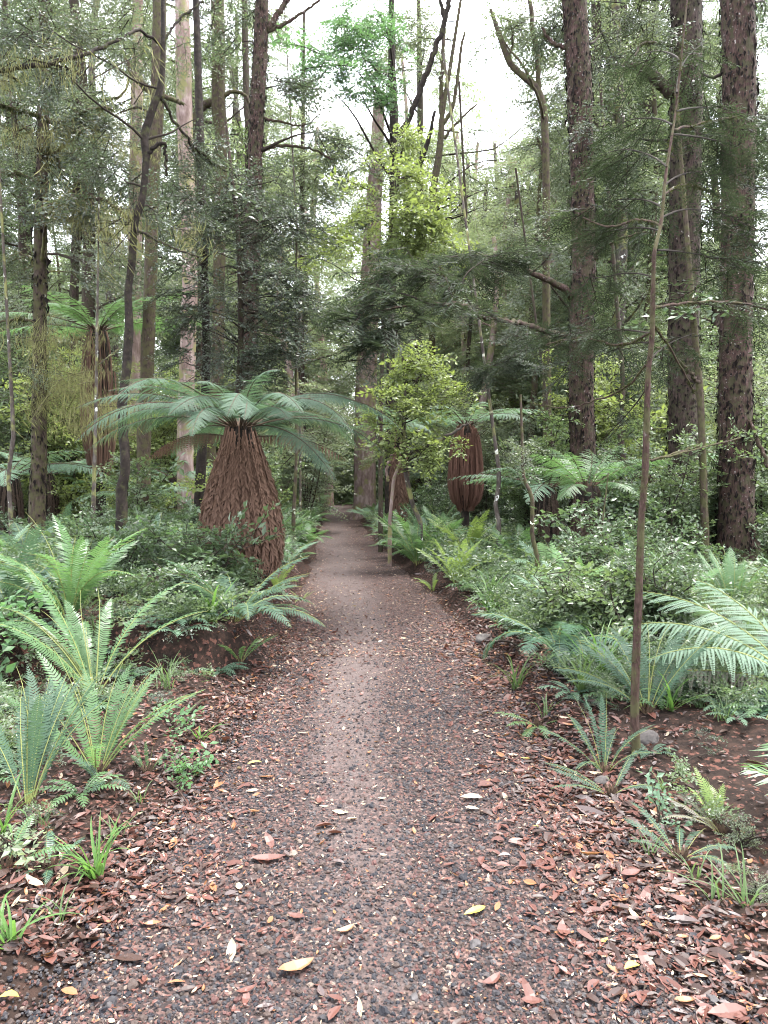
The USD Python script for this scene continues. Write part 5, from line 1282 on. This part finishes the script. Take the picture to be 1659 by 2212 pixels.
for k in range(2):
    m = MB()
    for i in range(26):
        a = rc.uniform(0, 6.28); Lb = rc.uniform(.2, .45)
        p, d, s, u = axis_curve(Lb, rc.uniform(.9, 1.4), rc.uniform(.5, 1.6), 5)
        w = np.array([.004, .005, .004, .003, .0005])
        v = np.stack([p - s * w[:, None], p + s * w[:, None]], 1).reshape(-1, 3)
        f = np.array([[2 * j, 2 * j + 1, 2 * j + 3] for j in range(4)] + [[2 * j, 2 * j + 3, 2 * j + 2] for j in range(4)])
        m.add(*turn((v, f), a, [rc.normal(0, .03), rc.normal(0, .03), 0]))
    gcp.append(('grass', m.out(), 'blade_dull', False))
N = 11000
y = 3.0 + 30 * rc.random(N) ** 1.6
sd = rc.choice([-1, 1], N)
e = .25 + rc.exponential(2.2, N) + .25 * rc.random(N)
x = CX(y) + sd * (HW(y) + e)
dens = fbm(np.stack([x * .8, y * .8, 0 * x], -1), 3, 71)
bare_r = (sd > 0) & (y < 4.25)
bare_l = (sd < 0) & (y < 5.6) & (e < .9)
ok = (np.abs(x) < .55 * y + .6) & (rc.random(N) < dens * 1.5) & ~(bare_r & (rc.random(N) < .93)) & ~(bare_l & (rc.random(N) < .9))
HERO = np.array([gp(*q)[:2] for q in [(150, 1330), (205, 1490), (210, 1655), (58, 1720), (1305, 1660), (1398, 1530), (1205, 1410), (318, 1672), (600, 1278), (900, 1222), (985, 1262)]])
ok &= (np.hypot(x[:, None] - HERO[None, :, 0], y[:, None] - HERO[None, :, 1] + .15).min(1) > .16 + .03 * y)
x, y = x[ok][:5600], y[ok][:5600]
n = len(x)
idx = rc.choice(len(gcp), n, p=[.13, .13, .13, .1, .1, .1, .1, .07, .06, .04, .04])
instancer('ground_cover', gcp, idx, np.stack([x, y, ground(x, y) - .01], 1), Rotation.from_euler('z', rc.uniform(0, 6.28, n)), rc.uniform(.6, 1.4, n) * np.clip(y / 9, .42, 1), 'mixed low sprigs, small ferns and grass between the larger plants', 'ground cover')

# ------------------------------------------------------------------ sedges, leaves, stones, sticks


def sedge(label, loc, L, n, mat, seed, e0=1.2, bend=1.3, w=.006, group=None):
    rng = np.random.default_rng(3100 + seed)
    t = thing('sedge_tuft', label, 'sedge', loc, group=group)
    for i in range(n):
        a = rng.uniform(0, 6.28)
        p, d, s, u = axis_curve(L * rng.uniform(.5, 1.1), e0 + rng.normal(0, .2), bend * rng.uniform(.3, 1.4), 8, 1.5, rng.normal(0, .3))
        ww = w * np.array([.7, 1, 1, .95, .85, .7, .45, .05])[:, None] * rng.uniform(.7, 1.2)
        v = np.stack([p - s * ww + u * ww * .3, p, p + s * ww + u * ww * .3], 1).reshape(-1, 3)
        f = []
        for j in range(7):
            for k in (0, 1):
                f += [[3 * j + k, 3 * j + k + 1, 3 * j + k + 4], [3 * j + k, 3 * j + k + 4, 3 * j + k + 3]]
        part(t, 'blade', turn((v, np.array(f)), a, [rng.normal(0, .012), rng.normal(0, .012), -.01]), mat)
    return t


sedge('yellow green sedge tuft on the litter at the lower left', gp(205, 1905), .30, 26, 'blade', 1, w=.006)
sedge('sedge blades cut off by the left border near the bottom', gp(18, 2050), .28, 12, 'blade', 2)
sedge('long arching grass blades from the left border under the blue fern', gp(10, 1800), .35, 7, 'blade', 3, bend=1.8)
sedge('thin grass sprig in the right foreground litter', gp(1545, 1950), .22, 9, 'blade_dull', 4, w=.004)
sedge('pale grass clump beside the hanging dark fern at the bank', gp(1115, 1490), .45, 16, 'blade_dull', 5)
sedge('lush tall grass clump left of the sapling stem', gp(1300, 1480), .6, 34, 'blade', 6, w=.007)
sedge('grass clump between the hanging fern and the tall grass', gp(1255, 1500), .5, 26, 'blade_dull', 7)
sedge('yellowish sedge right of the fern behind the sapling', gp(1450, 1535), .35, 14, 'blade', 8)
sedge('tufted grass in the right thicket above the bank', gp(1180, 1300), .7, 30, 'blade', 9, w=.009)
sedge('arching grass by the lime ferns at the right path edge', gp(1060, 1330), .6, 30, 'blade', 10, w=.008)
sedge('small flat leaved plant with one long blade left of the path', gp(430, 1600), .22, 8, 'blade', 11, e0=.9)
sedge('wide strap leaved plant on the mound by the hanging dark ferns', gp(455, 1345), .45, 12, 'blade', 12, w=.013)
sedge('drooping grass at the right border beside the litter', gp(1610, 1960), .25, 10, 'blade_dull', 13, w=.004)
sg = sedge('wispy grass tuft sprouting at the litter edge', gp(1400, 1850), .14, 8, 'blade_dull', 14, w=.003, group='wispy grass tufts at the litter edge')
for (px, py, s) in [(1430, 1710, 1.0), (1180, 1545, 1.4), (120, 1990, 1.0), (250, 1815, 1.1), (300, 1740, 1.0), (1500, 1905, 1.1)]:
    thing('sedge_tuft', 'wispy grass tuft sprouting at the litter edge', 'sedge', gp(px, py), px * .01, s, 'wispy grass tufts at the litter edge', sg)

BIG = [  # px, py, length in picture units, colour, look
    (580, 1868, 62, 'litter_red', 'large dusky red leaf lying across the left side of the path'), (275, 2085, 60, 'litter_brown', 'curled brown leaf pair on gravel at the lower left'), (745, 2022, 36, 'litter_orange', 'orange yellow leaf on gravel at the bottom middle'),
    (1025, 1978, 48, 'litter_yellow', 'green and yellow leaf on the gravel right of the middle'), (1018, 1735, 40, 'litter_pale', 'pale straw leaf on the right side of the path, upper of two'), (1020, 1755, 26, 'litter_pale', 'small pale yellow leaf just below the straw coloured one'),
    (1160, 1795, 16, 'litter_yellow', 'small yellow leaf near the right litter edge'), (1135, 1648, 18, 'litter_yellow', 'yellow leaf by the right litter edge below the hanging fern'), (640, 1995, 34, 'litter_red', 'reddish leaf flat on the gravel left of middle'),
    (735, 1760, 30, 'litter_pale', 'pale leaf on the trodden strip'), (760, 1780, 22, 'litter_pale', 'light leaf right of the pale one on the trodden strip'), (550, 1655, 26, 'litter_yellow', 'yellowish green leaf on the left of the path'), (575, 1685, 28, 'litter_orange', 'tan leaf left of the path strip'),
    (655, 1590, 22, 'litter_pale', 'pale leaf by the left litter farther up the path'), (1480, 2180, 40, 'litter_orange', 'orange tan leaf at the lower right'), (1362, 1900, 40, 'litter_red', 'reddish leaf in the right litter band'), (1180, 1885, 36, 'litter_red', 'pinkish leaf at the right gravel edge'),
    (1150, 2180, 40, 'litter_red', 'slim red leaf at the bottom right of the gravel'), (1060, 2130, 44, 'litter_red', 'long reddish brown leaf pointing down on the gravel'), (1365, 2105, 34, 'litter_yellow', 'yellow leaf on the lower right gravel'), (640, 2110, 70, 'litter_orange', 'narrow tan strip of bark like leaf at the bottom'),
    (725, 2175, 30, 'litter_red', 'dark red leaf near the bottom edge'), (380, 2140, 30, 'litter_orange', 'orange leaf on dark gravel at lower left'), (20, 2175, 36, 'litter_yellow', 'yellow leaf in the bottom left corner'), (150, 2160, 36, 'litter_orange', 'orange brown leaf near the lower left corner'),
    (520, 2045, 26, 'litter_red', 'pink brown leaf on gravel left of the strip'), (730, 1870, 26, 'litter_grey', 'greyish leaf on the trodden strip'), (1305, 2045, 20, 'litter_yellow', 'lemon leaf at the right litter edge'), (1120, 2040, 24, 'litter_brown', 'brown leaf on the gravel right of the green one'),
    (450, 1950, 30, 'litter_red', 'red brown leaf on the left gravel'), (330, 2010, 30, 'litter_orange', 'rusty leaf on the left gravel'), (970, 1880, 24, 'litter_red', 'small rosy leaf on the gravel right of the strip'), (1090, 1860, 24, 'litter_grey', 'greyish pink leaf right of the strip')]
for i, (px, py, ln, m, lab) in enumerate(BIG):
    g_ = gp(px, py)
    r = np.random.default_rng(400 + i)
    v, f = litter_leaf(300 + i, r.uniform(.34, .5))
    L_ = ln * g_[1] / FOC * 1.25
    v = v * L_ @ Rotation.from_euler('zx', [r.uniform(-.6, .6) + (math.pi if r.random() < .5 else 0), r.normal(0, .15)]).as_matrix().T
    t = thing('fallen_leaf', lab, 'leaf', g_ + [0, 0, .016])
    lf = part(t, 'leaf_blade', (v, f), m)

rng_s = np.random.default_rng(71)
for (px, py, w, lab) in [(1395, 1600, 44, 'grey rock half buried beside the sapling foot'), (1300, 1695, 30, 'brown stone on the bank below the young fern'), (1045, 1385, 30, 'dark stone at the bank under the grass'), (200, 2010, 18, 'reddish lump of scoria at the lower left'), (290, 2025, 14, 'grey scoria lump on the lower left gravel')]:
    g_ = gp(px, py); s = w * g_[1] / FOC
    import trimesh
    m = trimesh.creation.icosphere(3)
    v = np.array(m.vertices); v = v * (.7 + .6 * fbm(v * 1.6 + px, 4, px))[:, None] * [.62, .5, .42] * s
    t = thing('stone', lab, 'stone', g_ + [0, 0, s * .08])
    part(t, 'rock', (v, np.array(m.faces)), 'stone' if px > 400 else 'pebble_red' if px < 250 else 'pebble_grey', smooth=True)
for (pts, w, mat, lab) in [([(1450, 1700), (1500, 1650), (1560, 1630)], 4, 'twig', 'thin bent twig in the litter right of the sapling'), ([(355, 1690), (385, 1725), (410, 1755)], 5, 'litter_brown', 'slim tan stick lying at the left gravel edge'), ([(410, 1545), (430, 1530), (445, 1517)], 9, 'bark_dark', 'dark stick poking from the soil left of the path'),
                          ([(330, 1440 + 90), (365, 1530), (400, 1525)], 6, 'bark_dark', 'dark root along the foot of the mound hollow'), ([(1060, 1395), (1110, 1400), (1160, 1425)], 5, 'twig', 'dark stick on the right bank edge'), ([(425, 1675), (440, 1670), (452, 1664)], 4, 'twig', 'short twig beside the green seedling')]:
    q = np.array([gp(*p_) + [0, 0, .015] for p_ in pts])
    q[1, 2] += .02
    s_ = spline(q, 10)
    t = thing('stick', lab, 'stick', q[0])
    part(t, 'wood', tube(s_, np.linspace(1, .6, 10) * w / 2 * q[0][1] / FOC, 6, .15, 30, 3, caps=True), mat, smooth=True, offset=q[0])
